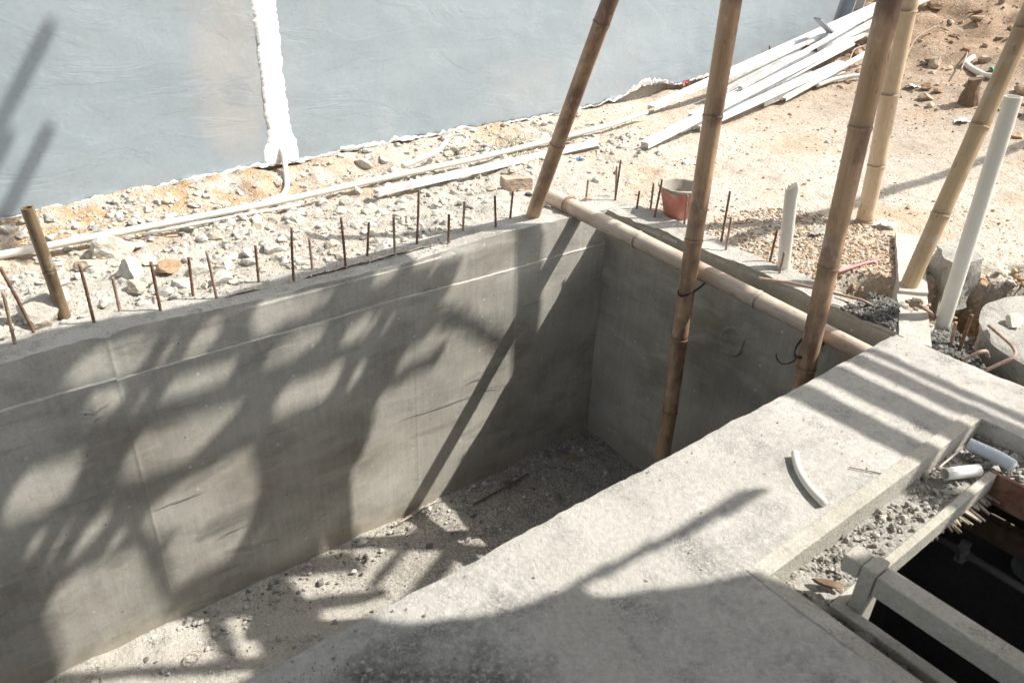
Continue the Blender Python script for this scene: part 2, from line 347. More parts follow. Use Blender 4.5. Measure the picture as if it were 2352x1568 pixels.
M_PVC2 = plain('white_conduit', (.66, .64, .575), .35, .08, 12, .5, (.6, .57, .5))
M_BATTEN = plain('white_channel', (.76, .765, .76), .5, .18, 9, .4, (.50, .46, .39))
M_RUST = plain('rusty_steel', (.20, .115, .075), .8, .5, 60, .3, (.33, .22, .16))
M_RUSTL = plain('dusty_rusty_steel', (.36, .25, .19), .8, .4, 60, .3, (.48, .38, .31))
M_WIRE = plain('tie_wire', (.07, .045, .035), .6, .3, 50)
M_WOOD = plain('formwork_timber', (.52, .45, .35), .85, .3, 25, .2, (.50, .475, .43))
M_WOODR = plain('red_plywood', (.27, .13, .085), .8, .4, 20, .2, (.38, .27, .19))
M_WOODD = plain('old_timber', (.19, .13, .085), .85, .4, 22, .2, (.28, .2, .14))
M_BUCK = plain('red_plastic', (.60, .25, .19), .7, .3, 10, .3, (.60, .46, .40))
M_BUCKI = plain('mortar_coated_plastic', (.42, .39, .33), .9, .25, 14, .2, (.22, .205, .18))
M_PAPER = plain('white_paper', (.80, .79, .77), .8, .08, 10)
M_PINK = plain('pink_plastic', (.60, .23, .25), .5, .1)
M_GREY = plain('grey_sheet', (.35, .38, .41), .5, .15)
M_GREEN = plain('green_litter', (.04, .30, .16), .5, .1)
M_BLUE = plain('blue_litter', (.10, .28, .55), .5, .1)
M_REDL = plain('red_litter', (.55, .10, .10), .6, .1)
M_GRASS = plain('grass', (.16, .21, .06), .7, .3)
M_CORR = plain('pale_blue_hose', (.72, .78, .83), .4, .05)
M_HPIPE = plain('grey_conduit', (.45, .44, .41), .6, .1)
M_MASK = plain('shadow_mask_board', (.22, .21, .19), .9, .1)  # surface of the added, unseen shadow mask

# ------------------------------------------------------------------ setting: terrain
def axis(segs):
    out = [segs[0][0]]
    for a, b, st in segs: out += list(np.linspace(a, b, max(1, int(round((b-a)/st)))+1)[1:])
    return np.array(out)
X = axis([(-14, -2.6, .8), (-2.6, -2.2, .04), (-2.2, 1.4, .0125), (1.4, 3.2, .022), (3.2, 7.5, .05), (7.5, 26, .5)])
Y = axis([(-14, -2, .8), (-2, -1.7, .05), (-1.7, 1.4, .0125), (1.4, 4.6, .05), (4.6, 20, .6)])
gx, gy = np.meshgrid(X, Y, indexing='ij'); gz = hg(gx, gy); nx, ny = gx.shape
cx_, cy_ = (gx[:-1, :-1]+gx[1:, 1:])/2, (gy[:-1, :-1]+gy[1:, 1:])/2
hole = (cx_ > -6) & (cy_ > -6) & (((cx_ < -.05) & (cy_ < .06)) | ((cx_ < .05) & (cy_ > -1.17) & (cy_ < .06)))
ids = np.arange(nx*ny).reshape(nx, ny); q = np.stack([ids[:-1, :-1], ids[1:, :-1], ids[1:, 1:], ids[:-1, 1:]], -1)[~hole]
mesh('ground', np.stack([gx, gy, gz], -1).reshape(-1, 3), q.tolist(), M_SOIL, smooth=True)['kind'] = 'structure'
# pit floor
X = np.arange(-3.7, .06, .02); Y = np.arange(-1.3, .06, .02); gx, gy = np.meshgrid(X, Y, indexing='ij')
gz = -1.052+.010*fbm(gx*4, gy*4, 0, 5, 21)+.004*fbm(gx*22, gy*22, 0, 2, 23)
ids = np.arange(gx.size).reshape(gx.shape); q = np.stack([ids[:-1, :-1], ids[1:, :-1], ids[1:, 1:], ids[:-1, 1:]], -1).reshape(-1, 4)
mesh('pit_floor', np.stack([gx, gy, gz], -1).reshape(-1, 3), q.tolist(), M_FLOOR, None, (-1.4, -.4, -1.05), True)['kind'] = 'structure'

# ------------------------------------------------------------------ pit walls and slab
def chip(V, x0, x1, y0, y1, z1, amp):
    """wear the upper arrises and roughen the top face"""
    top = sm(z1-.03, z1, V[:, 2])
    nn = fbm(V[:, 0]*14, V[:, 1]*14, V[:, 2]*14, 4, 31)
    V[:, 2] -= top*(amp*.6*np.abs(nn)+.002)
    e = top*amp*np.clip(fbm(V[:, 0]*22, V[:, 1]*22, 0, 3, 35), 0, 1)
    if y0 is not None: V[:, 1] += e*(np.abs(V[:, 1]-y0) < .004)
    if x1 is not None: V[:, 0] -= e*(np.abs(V[:, 0]-x1) < .004)
    return V
def d_long(V):
    fr = (np.abs(V[:, 1]) < 1e-6)
    x, z_ = V[:, 0].copy(), V[:, 2].copy()
    stepz = -.128-.012*sm(-1.2, 0, x)+.003*vnoise(x*5, 0, 0, 4)+.0012*fbm(x*40, 0, 0, 3, 6)+.006*(x < -1.806)-.004
    near = np.exp(-((z_+.134)/.03)**2); z2 = z_+near*(stepz+.134); V[:, 2] = z2
    out = .0085*(.75+.5*vnoise(x*4, 0, 0, 49))*sm(-.1325, -.1355, z_)*(1-.5*sm(-1.3, -.9, x)*(1-sm(-.9, -.5, x)))
    for jx in (-1.806, -.885, -.45): out = out+.0013*np.exp(-((x-jx-.004*(z_+.5))/.005)**2)*(1 if jx == -1.806 else .45)
    out = out+.0014*fbm(x*3, z_*3, 0, 4, 41)+.0016*np.exp(-((z_+.1355)/.004)**2)*fbm(x*25, 0, 0, 3, 44)
    for (bx, bz, br, ba) in ((-1.855, -.20, .05, .006),):
        out = out+ba*np.exp(-(((x-bx)/br)**2+((z_-bz)/br)**2)**2)
    V[:, 1] -= out*fr
    V = chip(V, None, None, 0., None, 0, .005)
    top = V[:, 2] > -.02
    V[:, 1] += top*fr*(.003*vnoise(x*3.1, 0, 0, 91)+.002)
    V[:, 2] -= top*.012*np.exp(-((x+1.80)/.02)**2)*fr
    V[:, 2] += top*.010*vnoise(x*2.2, V[:, 1]*4, 0, 92)
    bk = np.abs(V[:, 1]-.13) < .01; V[:, 1] += bk*top*.012*vnoise(x*6, 0, 0, 93)
    return V
def split_faces(V, Fc, test):
    a, b = [], []
    for f in Fc:
        n_ = np.cross(V[f[1]]-V[f[0]], V[f[2]]-V[f[0]]); nz = abs(n_[2])/(np.linalg.norm(n_)+1e-12); (a if (nz > .55 and V[f].mean(0)[2] > -.06) else b).append(f)
    return a, b
lw = empty('long_pit_wall', (-1.8, .06, -1.05)); meta(lw, 'long grey cement wall of the pit, dappled with light, with a thin plaster ledge', 'wall')
V, Fc = gridbox(-3.7, .11, 0, .13, -1.08, 0, .0135, d_long, [j+k*.003 for j in (-1.806, -.885, -.45) for k in (-3, -2, -1, 0, 1, 2, 3)], [-.1365, -.1355, -.134, -.1325, -.1315, -.145, -.123])
top, rest = split_faces(V, Fc, lambda c: c[2] > -.028 and c[1] > .004)
mesh('wall_body', V, rest, M_PIT, lw, (-1.8, .06, -1.05), True); mesh('wall_top', V, top, M_TOP, lw, (-1.8, .06, -1.05), True)
for pts in ([('c4', 535, 1365), ('c4', 600, 1378), ('c4', 632, 1382), ('c4', 680, 1350), ('c4', 722, 1330)], [('c4', 612, 1452), ('c4', 640, 1425), ('c4', 668, 1412)],
            [('c7', 1000, 437), ('c7', 1180, 372), ('c7', 1345, 308)], [('c7', 1425, 622), ('c7', 1540, 560), ('c7', 1660, 505)], [('c5', 400, 1555), ('c5', 560, 1500), ('c5', 780, 1440), ('c5', 900, 1390)], [('c5', 800, 1340), ('c5', 920, 1290), ('c5', 1010, 1275)], [('c5', 860, 1400), ('c5', 960, 1360), ('c5', 1040, 1345)]):
    P = np.array([ony(*D(*p), -.0085-(.006 if p[0] == 'c4' else 0)) for p in pts]); t_ = np.linspace(0, 1, len(P)); tt = np.linspace(0, 1, 24); P = np.column_stack([np.interp(tt, t_, P[:, k]) for k in range(3)]); P[:, 2] += .0025*vnoise(tt*9, len(pts), 0, 5)
    mesh('crack', *tube(P, .0007*np.sin(np.pi*np.clip(tt, .04, .96))+.0002, 5), M_DARKL, lw, (-1.8, .06, -1.05))
def d_end(V):
    fr = np.abs(V[:, 0]) < 1e-6; y, z_ = V[:, 1].copy(), V[:, 2].copy()
    V[:, 0] -= fr*(.003*fbm(y*3, z_*3, 0, 4, 51)+.002*fbm(y*2, z_*14, 0, 3, 52))
    tp = V[:, 2] > -.02
    V[:, 2] -= sm(-.03, 0, z_)*(.006*np.abs(fbm(V[:, 0]*14, y*14, 0, 4, 31))+.002)
    V[:, 2] -= tp*.010*sm(-.2, -1.1, y); V[:, 0] += tp*fr*(.008*np.clip(fbm(y*16, 0, 0, 4, 55), -1, 1)+.002)
    bk = np.abs(V[:, 0]-.11) < .004; V[:, 0] += bk*tp*(.012*vnoise(y*7, 0, 0, 56)+.03*sm(-.5, 0, y))
    V[:, 2] += tp*.006*vnoise(y*3, V[:, 0]*5, 0, 58)
    return V
ew = empty('end_pit_wall', (.05, -.6, -1.05)); meta(ew, 'shaded dark cement end wall of the pit, behind the bamboo poles, with a round plaster scar', 'wall')
V, Fc = gridbox(0, .11, -1.23, -.001, -1.08, 0, .0135, d_end)
top, rest = split_faces(V, Fc, lambda c: c[2] > -.034 and c[0] > .004)
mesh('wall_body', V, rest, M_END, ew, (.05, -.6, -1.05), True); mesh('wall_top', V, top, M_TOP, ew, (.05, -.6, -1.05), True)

sc0 = onx(*D('c6', 440, 925), -.004); nr, nt = 14, 64; rr = np.linspace(0, 1, nr); tt = np.arange(nt)*2*np.pi/nt; R_, T_ = np.meshgrid(rr, tt, indexing='ij')
wob = 1+.16*fbm(np.cos(T_)*2.2, np.sin(T_)*2.2, 0, 4, 88); yy = sc0[1]+.052*R_*wob*np.cos(T_); zz_ = sc0[2]+.060*R_*wob*np.sin(T_)
hh_ = .0035*np.exp(-((R_-.82)/.09)**2)*(.45+.9*sm(-.5, .5, fbm(np.cos(T_)*2, np.sin(T_)*2, 3, 3, 90)))+.0015*fbm(yy*60, zz_*60, 0, 3, 91)+.001
xx = sc0[0]+.001-hh_*(R_ < .99)+.006*(R_ >= .99); V = np.stack([xx, yy, zz_], -1).reshape(-1, 3); Fc = [[i_*nt+k, i_*nt+(k+1) % nt, (i_+1)*nt+(k+1) % nt, (i_+1)*nt+k] for i_ in range(nr-1) for k in range(nt)]
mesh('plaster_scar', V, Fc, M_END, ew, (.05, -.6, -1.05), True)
# slab plate from a plan mask with real thickness
def plate(inside, x0, x1, y0, y1, st, ztop, thick, zf, edgef=None):
    X = np.linspace(x0, x1, int(round((x1-x0)/st))+1); Y = np.linspace(y0, y1, int(round((y1-y0)/st))+1)
    gx, gy = np.meshgrid(X, Y, indexing='ij'); cx, cy = (gx[:-1, :-1]+gx[1:, 1:])/2, (gy[:-1, :-1]+gy[1:, 1:])/2
    m_ = inside(cx, cy); ids = np.arange(gx.size).reshape(gx.shape); n_ = gx.size
    pad = np.zeros((m_.shape[0]+2, m_.shape[1]+2), bool); pad[1:-1, 1:-1] = m_
    on = pad[:-1, :-1] | pad[1:, :-1] | pad[:-1, 1:] | pad[1:, 1:]; al = pad[:-1, :-1] & pad[1:, :-1] & pad[:-1, 1:] & pad[1:, 1:]
    edge = on & ~al
    T = np.stack([gx, gy, ztop+zf(gx, gy)], -1); 
    if edgef is not None: T = edgef(T, edge)
    B = T.copy(); B[..., 2] = ztop-thick
    q = np.stack([ids[:-1, :-1], ids[1:, :-1], ids[1:, 1:], ids[:-1, 1:]], -1)[m_]; Fc = q.tolist()+(q[:, ::-1]+n_).tolist()
    I, J = np.where(m_)
    for i, j in zip(I, J):
        a, b, c_, d = ids[i, j], ids[i+1, j], ids[i+1, j+1], ids[i, j+1]
        if not pad[i+1, j]: Fc.append([a+n_, b+n_, b, a])
        if not pad[i+1, j+2]: Fc.append([c_+n_, d+n_, d, c_])
        if not pad[i, j+1]: Fc.append([d+n_, a+n_, a, d])
        if not pad[i+2, j+1]: Fc.append([b+n_, c_+n_, c_, b])
    V = np.concatenate([T.reshape(-1, 3), B.reshape(-1, 3)]); used = np.zeros(len(V), bool); used[np.unique(np.concatenate([np.array(f) for f in Fc]))] = True
    mp = np.cumsum(used)-1; return V[used], [[int(mp[i]) for i in f] for f in Fc]
def slab_in(x, y):
    return (y < -1.19) & (x < -.03) & ~((x > -1.09) & (x < -.27) & (y < -1.525))
def slab_edge(T, e):
    a = e & (np.abs(T[..., 1]+1.19) < .02); T[..., 1] += a*(.0010*fbm(T[..., 0]*9, T[..., 0]*0, 0, 2, 61)+.0018*fbm(T[..., 0]*45, T[..., 0]*0, 0, 3, 62)+.001); T[..., 2] -= a*.004
    b = e & (np.abs(T[..., 0]+.03) < .02); T[..., 0] += b*.004*fbm(T[..., 1]*9, 0, 0, 4, 62); T[..., 2] -= b*.003
    return T
V, Fc = plate(slab_in, -3.79, -.03, -3.215, -1.19, .015, 0, .13, lambda x, y: .0022*fbm(x*4, y*4, 0, 4, 65)+.0012*fbm(x*30, y*30, 0, 3, 66), slab_edge)
slab = mesh('concrete_slab', V, Fc, M_SLAB, None, (-1.6, -1.5, -.13), True)
meta(slab, 'pale cement slab along the near side of the pit, crossed by soft shadow, with a square hatch cut in it', 'slab')

# ------------------------------------------------------------------ formwork round the hatch
def board(name, label, cat, corners, z0, z1, mat, group=None, bw=.002, parent=None):
    b = [(*c, z0) for c in corners]; t = [(*c, z1) for c in corners]; V, Fc = hexa(b, t)
    o = mesh(name, V, Fc, mat, parent, np.mean(np.array(b), 0)); bevel(o, bw)
    return meta(o, label, cat, group)
GB = 'formwork boards round the hatch'
M_BT = concrete('cement_stained_board', (.40, .375, .315), (.54, .515, .455), .6, (.30, .27, .22), .005, 2).m
board('form_board', 'cement smeared board edging the far side of the hatch, flush with the slab', 'board', [(-1.119, -1.527), (-.268, -1.527), (-.268, -1.494), (-1.119, -1.494)], -.052, .003, M_BT, GB)
board('form_board', 'cement smeared board edging the left side of the hatch, running towards the viewer', 'board', [(-1.121, -3.2), (-1.087, -3.2), (-1.087, -1.529), (-1.121, -1.529)], -.052, .0025, M_BT, GB)
board('ledge_board', 'lower timber board along the far lip of the dark hatch opening', 'board', [(-1.004, -1.628), (-.40, -1.628), (-.40, -1.61), (-1.004, -1.61)], -.082, -.038, M_BT, GB)
board('ledge_board', 'lower timber board along the left lip of the dark hatch opening, behind the short post', 'board', [(-1.03, -3.2), (-1.006, -3.2), (-1.006, -1.612), (-1.03, -1.612)], -.09, -.035, M_BT, GB)
board('ledge_board', 'reddish brown board on the right lip of the dark hatch opening, below the pipe offcuts', 'board', [(-.398, -3.2), (-.388, -3.2), (-.388, -1.612), (-.398, -1.612)], -.115, -.038, M_WOODR, GB)
# ledge slab under the debris
def led_in(x, y): return (x > -1.09) & (x < -.268) & (y < -1.52) & ~((x > -1.02) & (x < -.388) & (y < -1.61))
V, Fc = plate(led_in, -1.09, -.265, -3.2, -1.52, .011, -.054, .045, lambda x, y: .010*np.clip(fbm(x*16, y*16, 0, 4, 71)+.3*(1-sm(-1.0, -.6, x)), 0, 2)*(1-.6*(y < -1.7)))
meta(mesh('hatch_ledge', V, Fc, M_ROUGH, None, (-.7, -1.55, -.1), True), 'sunken ledge covered with crumbled mortar around the dark hatch', 'ledge')
# splintered plywood under the far right corner
V = []; Fc = []; rs = np.random.default_rng(5); bx = -.66; parts = []
while bx < -.395:
    w_ = rs.uniform(.004, .016); L_ = (.012+.05*sm(-.66, -.48, bx))*rs.uniform(.25, .85); sk = rs.uniform(-.012, .004); z_ = -.088-rs.uniform(0, .012)
    b_ = [(bx, -1.615, z_-.003), (bx+sk, -1.612-L_, z_-.006), (bx+sk+w_*.3, -1.612-L_*.96, z_-.006), (bx+w_, -1.615, z_-.003)]
    parts.append(hexa(b_, [(p[0], p[1], p[2]+.004) for p in b_])); bx += w_*.8
parts.append(box(-.67, -.39, -1.618, -1.606, -.106, -.0835))
meta(mesh('broken_plywood', *join(parts), M_WOOD, None, (-.55, -1.63, -.11)), 'splintered edge of plywood sticking out under the far lip of the hatch', 'plywood')
# post and rail
po = empty('formwork_post', (-.98, -1.643, -.4)); meta(po, 'short cement caked timber post with a side block on top, standing in the hatch', 'post')
pb = (-.98, -1.643, -.4)
bevel(mesh('upright', *box(-1.004, -.955, -1.657, -1.632, -.5, .058), M_BT, po, pb), .0015, 1)
bevel(mesh('side_block', *box(-1.006, -.962, -1.631, -1.600, .026, .060), M_BT, po, pb), .002, 1)
bevel(meta(mesh('formwork_rail', *box(-.999, -.958, -3.1, -1.6585, .008, .050), M_BT, None, (-.98, -1.9, .02)), 'long squared timber rail running from the post across the hatch', 'rail'), .0015, 1)
# chamber below
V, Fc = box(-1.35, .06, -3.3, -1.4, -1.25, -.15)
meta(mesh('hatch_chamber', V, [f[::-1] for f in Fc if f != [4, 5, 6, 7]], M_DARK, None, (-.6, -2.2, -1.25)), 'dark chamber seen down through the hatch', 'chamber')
hp = meta(mesh('grey_conduit', *tube([(-.09, -1.41, -.5), (-.10, -1.75, -.5), (-.11, -3.2, -.5)], .012, 10), M_HPIPE, None, (-.1, -1.8, -.5), True), 'thin grey conduit running down inside the dark hatch', 'pipe')
for yy in (-1.56,):
    mesh('clip', *join([tube([(-.10, yy, -.5+.02), (-.09, yy-.004, -.5-.02)], .016, 8), box(-.10, -.085, yy-.012, yy+.012, -.535, -.465)]), M_HPIPE, hp, (-.1, -1.8, -.5)).location = (0, 0, 0)
meta(mesh('pipe_mouth', *tube([(-.01, -1.70, -.5), (.055, -1.70, -.5)], .045, 20, False), M_HPIPE, None, (.02, -1.70, -.5), True), 'open mouth of a wide pipe in the chamber wall at the right edge', 'pipe')
bevel(meta(mesh('hatch_timber', *box(-.19, -.15, -3, -1.42, -.36, -.30), M_WOODD, None, (-.17, -2, -.35)), 'dark timber crossing inside the hatch above the conduit', 'timber'), .003)

# ------------------------------------------------------------------ house wall
HP0 = np.array([-1.888, 1.08]); HE = np.array([2.84, .235]); HE /= np.linalg.norm(HE); HN = np.array([HE[1], -HE[0]])
HB = (-.4, 1.21, 0)
def hw(s, z_, d=0.): s, z_, d = np.broadcast_arrays(s, z_, d); P = HP0[None]+s.ravel()[:, None]*HE+d.ravel()[:, None]*HN; return np.column_stack([P, z_.ravel()])
zb_s = np.array([-8, .0, 1., 1.64, 2.0, 2.85, 3.3, 3.45, 3.65, 3.8, 4.3, 5.0, 5.8, 6.0, 6.2]); zb_v = np.array([.0, .003, .018, .012, .008, .004, .03, .075, .085, .055, .06, .13, .25, .30, .33])
def zb(s): return np.interp(s, zb_s, zb_v)+.006*fbm(s*4.3, 0, 0, 3, 101)+.006*fbm(s*17, 0, 0, 4, 105)+.003*vnoise(s*75, 0, 0, 103)
house = empty('house_wall', HB); meta(house, 'tall pale blue grey rendered wall of the neighbouring house with a chipped bottom edge', 'wall')
s_ = np.concatenate([np.linspace(-8, -.5, 40), np.arange(-.49, 6.05, .016)]); zz = np.concatenate([np.linspace(0, .06, 5), np.linspace(.08, 1.2, 45), [1.8, 2.6, 4.]])
gs, gt = np.meshgrid(s_, zz, indexing='ij'); zbs = zb(gs)
gZ = zbs*(1-sm(0, .35, gt))+gt*1.0; gZ = np.where(gt == 0, zbs, gZ)
gd = .0045*fbm(gs*1.6, gZ*2.4, 0, 4, 111)+.001*fbm(gs*9, gZ*16, 0, 3, 112) + .006*(gt < .001)*fbm(gs*25, 0, 0, 3, 113)
V = hw(gs, gZ, gd+.022); B0 = hw(gs[:, 0], gZ[:, 0], -.012)
ids = np.arange(gs.size).reshape(gs.shape); q = np.stack([ids[:-1, :-1], ids[1:, :-1], ids[1:, 1:], ids[:-1, 1:]], -1).reshape(-1, 4).tolist()
nb = gs.size; q += [[nb+i, nb+i+1, int(ids[i+1, 0]), int(ids[i, 0])] for i in range(len(s_)-1)]
o = mesh('painted_render', np.concatenate([V, B0]), q, M_HOUSE, house, HB, True)
# core behind
c4 = [(*(HP0+HE*-8-HN*.012)[:2],), (*(HP0+HE*6.0-HN*.012)[:2],), (*(HP0+HE*6.0-HN*.8)[:2],), (*(HP0+HE*-8-HN*.8)[:2],)]
mesh('masonry', *hexa([(*c, -.4) for c in c4], [(*c, 4.02) for c in c4]), M_FOUND, house, HB)
# exposed white chipped rim along the bottom
s2 = np.arange(-.49, 6.0, .01); w = .003+.010*np.clip(fbm(s2*5, 2, 0, 4, 121)+.45, 0, 2)+.012*np.exp(-((s2-1.06)/.25)**2)+.035*np.exp(-((s2-3.55)/.22)**2)+.012*sm(3, 5, s2)
z0_ = zb(s2)
rows = [hw(s2, z0_-.002+0*s2, .030+.004*vnoise(s2*40, 0, 0, 5)), hw(s2, z0_+w*.5, .030+.004*vnoise(s2*33, 4, 0, 5)), hw(s2, z0_+w*(1+.7*vnoise(s2*45, 0, 0, 9)), .020+0*s2), hw(s2, z0_-.003+0*s2, -.012+0*s2)]
V = np.concatenate(rows); K = len(s2); q = []
for i in range(K-1):
    q += [[i, i+1, K+i+1, K+i], [K+i, K+i+1, 2*K+i+1, 2*K+i], [3*K+i, 3*K+i+1, i+1, i]]
mesh('chipped_rim', V, q, M_RIM, house, HB)
# white filler streak over the buried conduit
cp = np.array([[ -.829-.012, .70], [-.829, .5], [-.828, .3], [-.83, .12], [-.835, .02]])
zt = np.linspace(.012, 1.6, 480); wd = (.051+.0*zt)+.028*np.exp(-((zt-.05)/.06)**2)+.004*fbm(zt*9, 0, 0, 3, 131)+.0045*fbm(zt*55, 0, 0, 4, 137); wd2 = .053+.036*np.exp(-((zt-.055)/.09)**2)+.004*fbm(zt*8, 5, 0, 3, 133)+.005*fbm(zt*50, 0, 0, 4, 139)
uu = np.linspace(-1, 1, 15); s0 = (-.832+1.888)/HE[0]
gs = s0+np.where(uu[None] < 0, uu[None]*wd[:, None], uu[None]*wd2[:, None]); gZ = zt[:, None]+.004*vnoise(gs*60, zt[:, None]*20, 0, 6)
gd = .0265+.0022*np.clip(1-uu[None]**2, 0, 1)+.0012*fbm(gs*70, gZ*7, 0, 3, 135)*(1-np.abs(uu[None])**4)
V = hw(gs, gZ, gd-.004*(np.abs(uu[None]) == 1)); ids = np.arange(gs.size).reshape(gs.shape)
q = np.stack([ids[:-1, :-1], ids[:-1, 1:], ids[1:, 1:], ids[1:, :-1]], -1).reshape(-1, 4).tolist()
mesh('white_filler_streak', V, q, M_WHITE, house, HB, True)

# ------------------------------------------------------------------ bamboo
def bamboo(name, label, A, B, r0, r1, nodes, mat, bend=0., cat='bamboo pole', group=None, hollow=True, wob=.12):
    A = np.array(A, float); B = np.array(B, float); Ln = np.linalg.norm(B-A); t = [0]
    zs = np.linspace(0, Ln, int(Ln/.012)+2)
    r = r0+(r1-r0)*zs/Ln; dark = np.zeros(len(zs)); ext = []
    for nd in nodes: ext += [nd*Ln-.006, nd*Ln-.002, nd*Ln, nd*Ln+.002, nd*Ln+.006]
    zs = np.unique(np.concatenate([zs, [e for e in ext if 0 < e < Ln]])); r = r0+(r1-r0)*zs/Ln; dark = np.zeros(len(zs))
    ox = bend*np.sin(np.pi*zs/Ln)
    pts = [0]+[nd*Ln for nd in nodes]+[Ln]; kn = np.cumsum([0]+[random.uniform(-wob, wob)*r0 for _ in pts[1:]]); kn = kn-np.linspace(0, kn[-1], len(kn))
    kn2 = [random.uniform(-wob, wob)*r0 for _ in pts]; kn2[0] = kn2[-1] = 0
    ox = ox+np.interp(zs, pts, kn); oy = np.interp(zs, pts, kn2)
    for nd in nodes:
        d = (zs-nd*Ln); r = r+r0*(.075*np.exp(-(d/.006)**2)-.05*np.exp(-((d-.006)/.0025)**2)+.03*np.exp(-((d-.014)/.01)**2)); dark = np.maximum(dark, .6*np.exp(-((d-.004)/.0032)**2)+.12*np.exp(-((d)/.02)**2))
    n_ = 20; V, Fc = tube(np.column_stack([ox, oy, zs]), r, n_, False)
    cols = np.zeros((len(V), 3)); cols[:, 0] = np.repeat(np.clip(dark, 0, 1), n_)
    for end, base in ((0, 0), (1, len(zs)-1)):                       # hollow ends: rim, inner wall, diaphragm
        c = np.array([ox[base], oy[base], zs[base]]); k0 = len(V); ring = V[base*n_:(base+1)*n_]
        inner = c+(ring-c)*.78; deep = inner.copy(); deep[:, 2] += .03*(1 if end == 0 else -1)
        V = np.concatenate([V, inner, deep]); cols = np.concatenate([cols, np.zeros((n_, 3)), np.full((n_, 3), .8)])
        for k in range(n_):
            k2 = (k+1) % n_; a = [base*n_+k, base*n_+k2, k0+k2, k0+k]; b = [k0+k, k0+k2, k0+n_+k2, k0+n_+k]
            Fc += [a[::-1], b[::-1]] if end == 0 else [a, b]
        f = [k0+n_+k for k in range(n_)]; Fc.append(f[::-1] if end == 0 else f)
    rot = Vector(B-A).to_track_quat('Z', 'Y').to_euler()
    root = bpy.data.objects.new(name, None); link(root); root.location = A*S; root.rotation_euler = rot; root.empty_display_size = .05; meta(root, label, cat, group)
    def kid(nm, V, Fc, cols):
        o = mesh(nm, V, Fc, mat, None, (0, 0, 0), True, cols, (0, 0, 0)); o.parent = root; o.location = (0, 0, 0); return o
    kid('culm', V, Fc, cols)
    for nd in nodes:
        z0 = nd*Ln; rr_ = r0+(r1-r0)*nd; cx = np.interp(z0, zs, ox); cy = np.interp(z0, zs, oy)
        zq = np.array([-.0052, -.0025, 0, .0022, .004, .0052]); rq = rr_*np.array([1.03, 1.085, 1.10, 1.07, 1.03, .98])
        Vn, Fn = tube(np.column_stack([cx+0*zq, cy+0*zq, z0+zq]), rq, 20, False); cn = np.zeros((len(Vn), 3)); cn[:, 0] = np.repeat([.15, .05, .0, .3, .65, .5], 20); kid('node_ring', Vn, Fn, cn)
    return root
def frac(A, B, pxy):
    """fraction along A->B nearest to a photo point"""
    A = np.array(A); B = np.array(B); best = min(((t, np.hypot(*(proj(A+(B-A)*t)-np.array(pxy)))) for t in np.linspace(0, 1, 600)), key=lambda q: q[1]); return best[0]
def proj(P): v = R3.T@(np.asarray(P)-CP); return np.array([CX+FP*v[0]/v[2], CY+FP*v[1]/v[2]])
def extend(A, Pm, L): A = np.array(A, float); d = np.array(Pm, float)-A; return A+d/np.linalg.norm(d)*L
GP = 'bamboo props and beam over the pit'
# leaning prop on the long wall corner: top leans towards the viewer
A = onz(1222, 500, -.003); d0 = ray(1405, 0)                          # find the point on that sight line with dy = -.40 dz
t_ = ((A[1]+.40*A[2])-(CP[1]+.40*CP[2]))/(d0[1]+.40*d0[2]); T0 = CP+t_*d0; B = extend(A, T0, 1.12)
nd = [frac(A, B, p) for p in ((1284, 332), (1389, 53))]; nd += [nd[1]+(nd[1]-nd[0]), nd[1]+2*(nd[1]-nd[0])]
bamboo('bamboo_prop', 'tan bamboo prop leaning up from the top of the long wall near its corner', A, B, .0262, .0255, [q for q in nd if q < 1], M_BA, -.008, group=GP)
A0_ = A
# horizontal beam
HA = onz(1259, 449, .028); HB_ = ony(1990, 818, -1.187)
HB_ = ony(2012, 824, -1.186)
A, B = np.array(HA), np.array(HB_)
bamboo('bamboo_beam', 'thick pale bamboo beam lying across the corner of the pit from wall to slab', A, B, .0325, .0265, [.34, .71], M_BC, .004, 'bamboo beam', GP, wob=.05)
HAX = (A, B)
def Hx(y): t = (y-HAX[0][1])/(HAX[1][1]-HAX[0][1]); return HAX[0]+(HAX[1]-HAX[0])*t
# two upright props standing in the pit
def upright(px_mid, px_top, px_low, xo, name, label, r0, r1, pn, L, mat):
    y = Hx(-.7)[1]; x = xo
    a = onx(*px_low, x); b = onx(*px_top, x); d = (b-a)/(b[2]-a[2]); foot = a+d*(-1.045-a[2]); topp = a+d*(L-a[2])
    n_ = sorted([frac(foot, topp, p) for p in pn]); st = np.median(np.diff(n_)); k = n_[0]-st
    while k > .03: n_.insert(0, k); k -= st
    k = n_[-1]+st
    while k < .97: n_.append(k); k += st
    bamboo('bamboo_prop', label, foot, topp, r0, r1, n_, mat, .006, group=GP); return foot, topp
p1 = upright((1605, 640), (1681, 0), (1524, 1035), -.189, 'p1', 'mottled bamboo prop standing in the pit, tied to the middle of the beam', .0255, .0290, [(1532, 944), (1581, 779), (1610, 552), (1653, 269)], 0.86, M_BA)
p2 = upright((1862, 770), (2044, 0), (1845, 880), -.168, 'p2', 'thick brown bamboo prop tied to the beam close to the slab edge', .0258, .0290, [(1848, 842), (1901, 610), (1979, 292)], 0.87, M_BA)
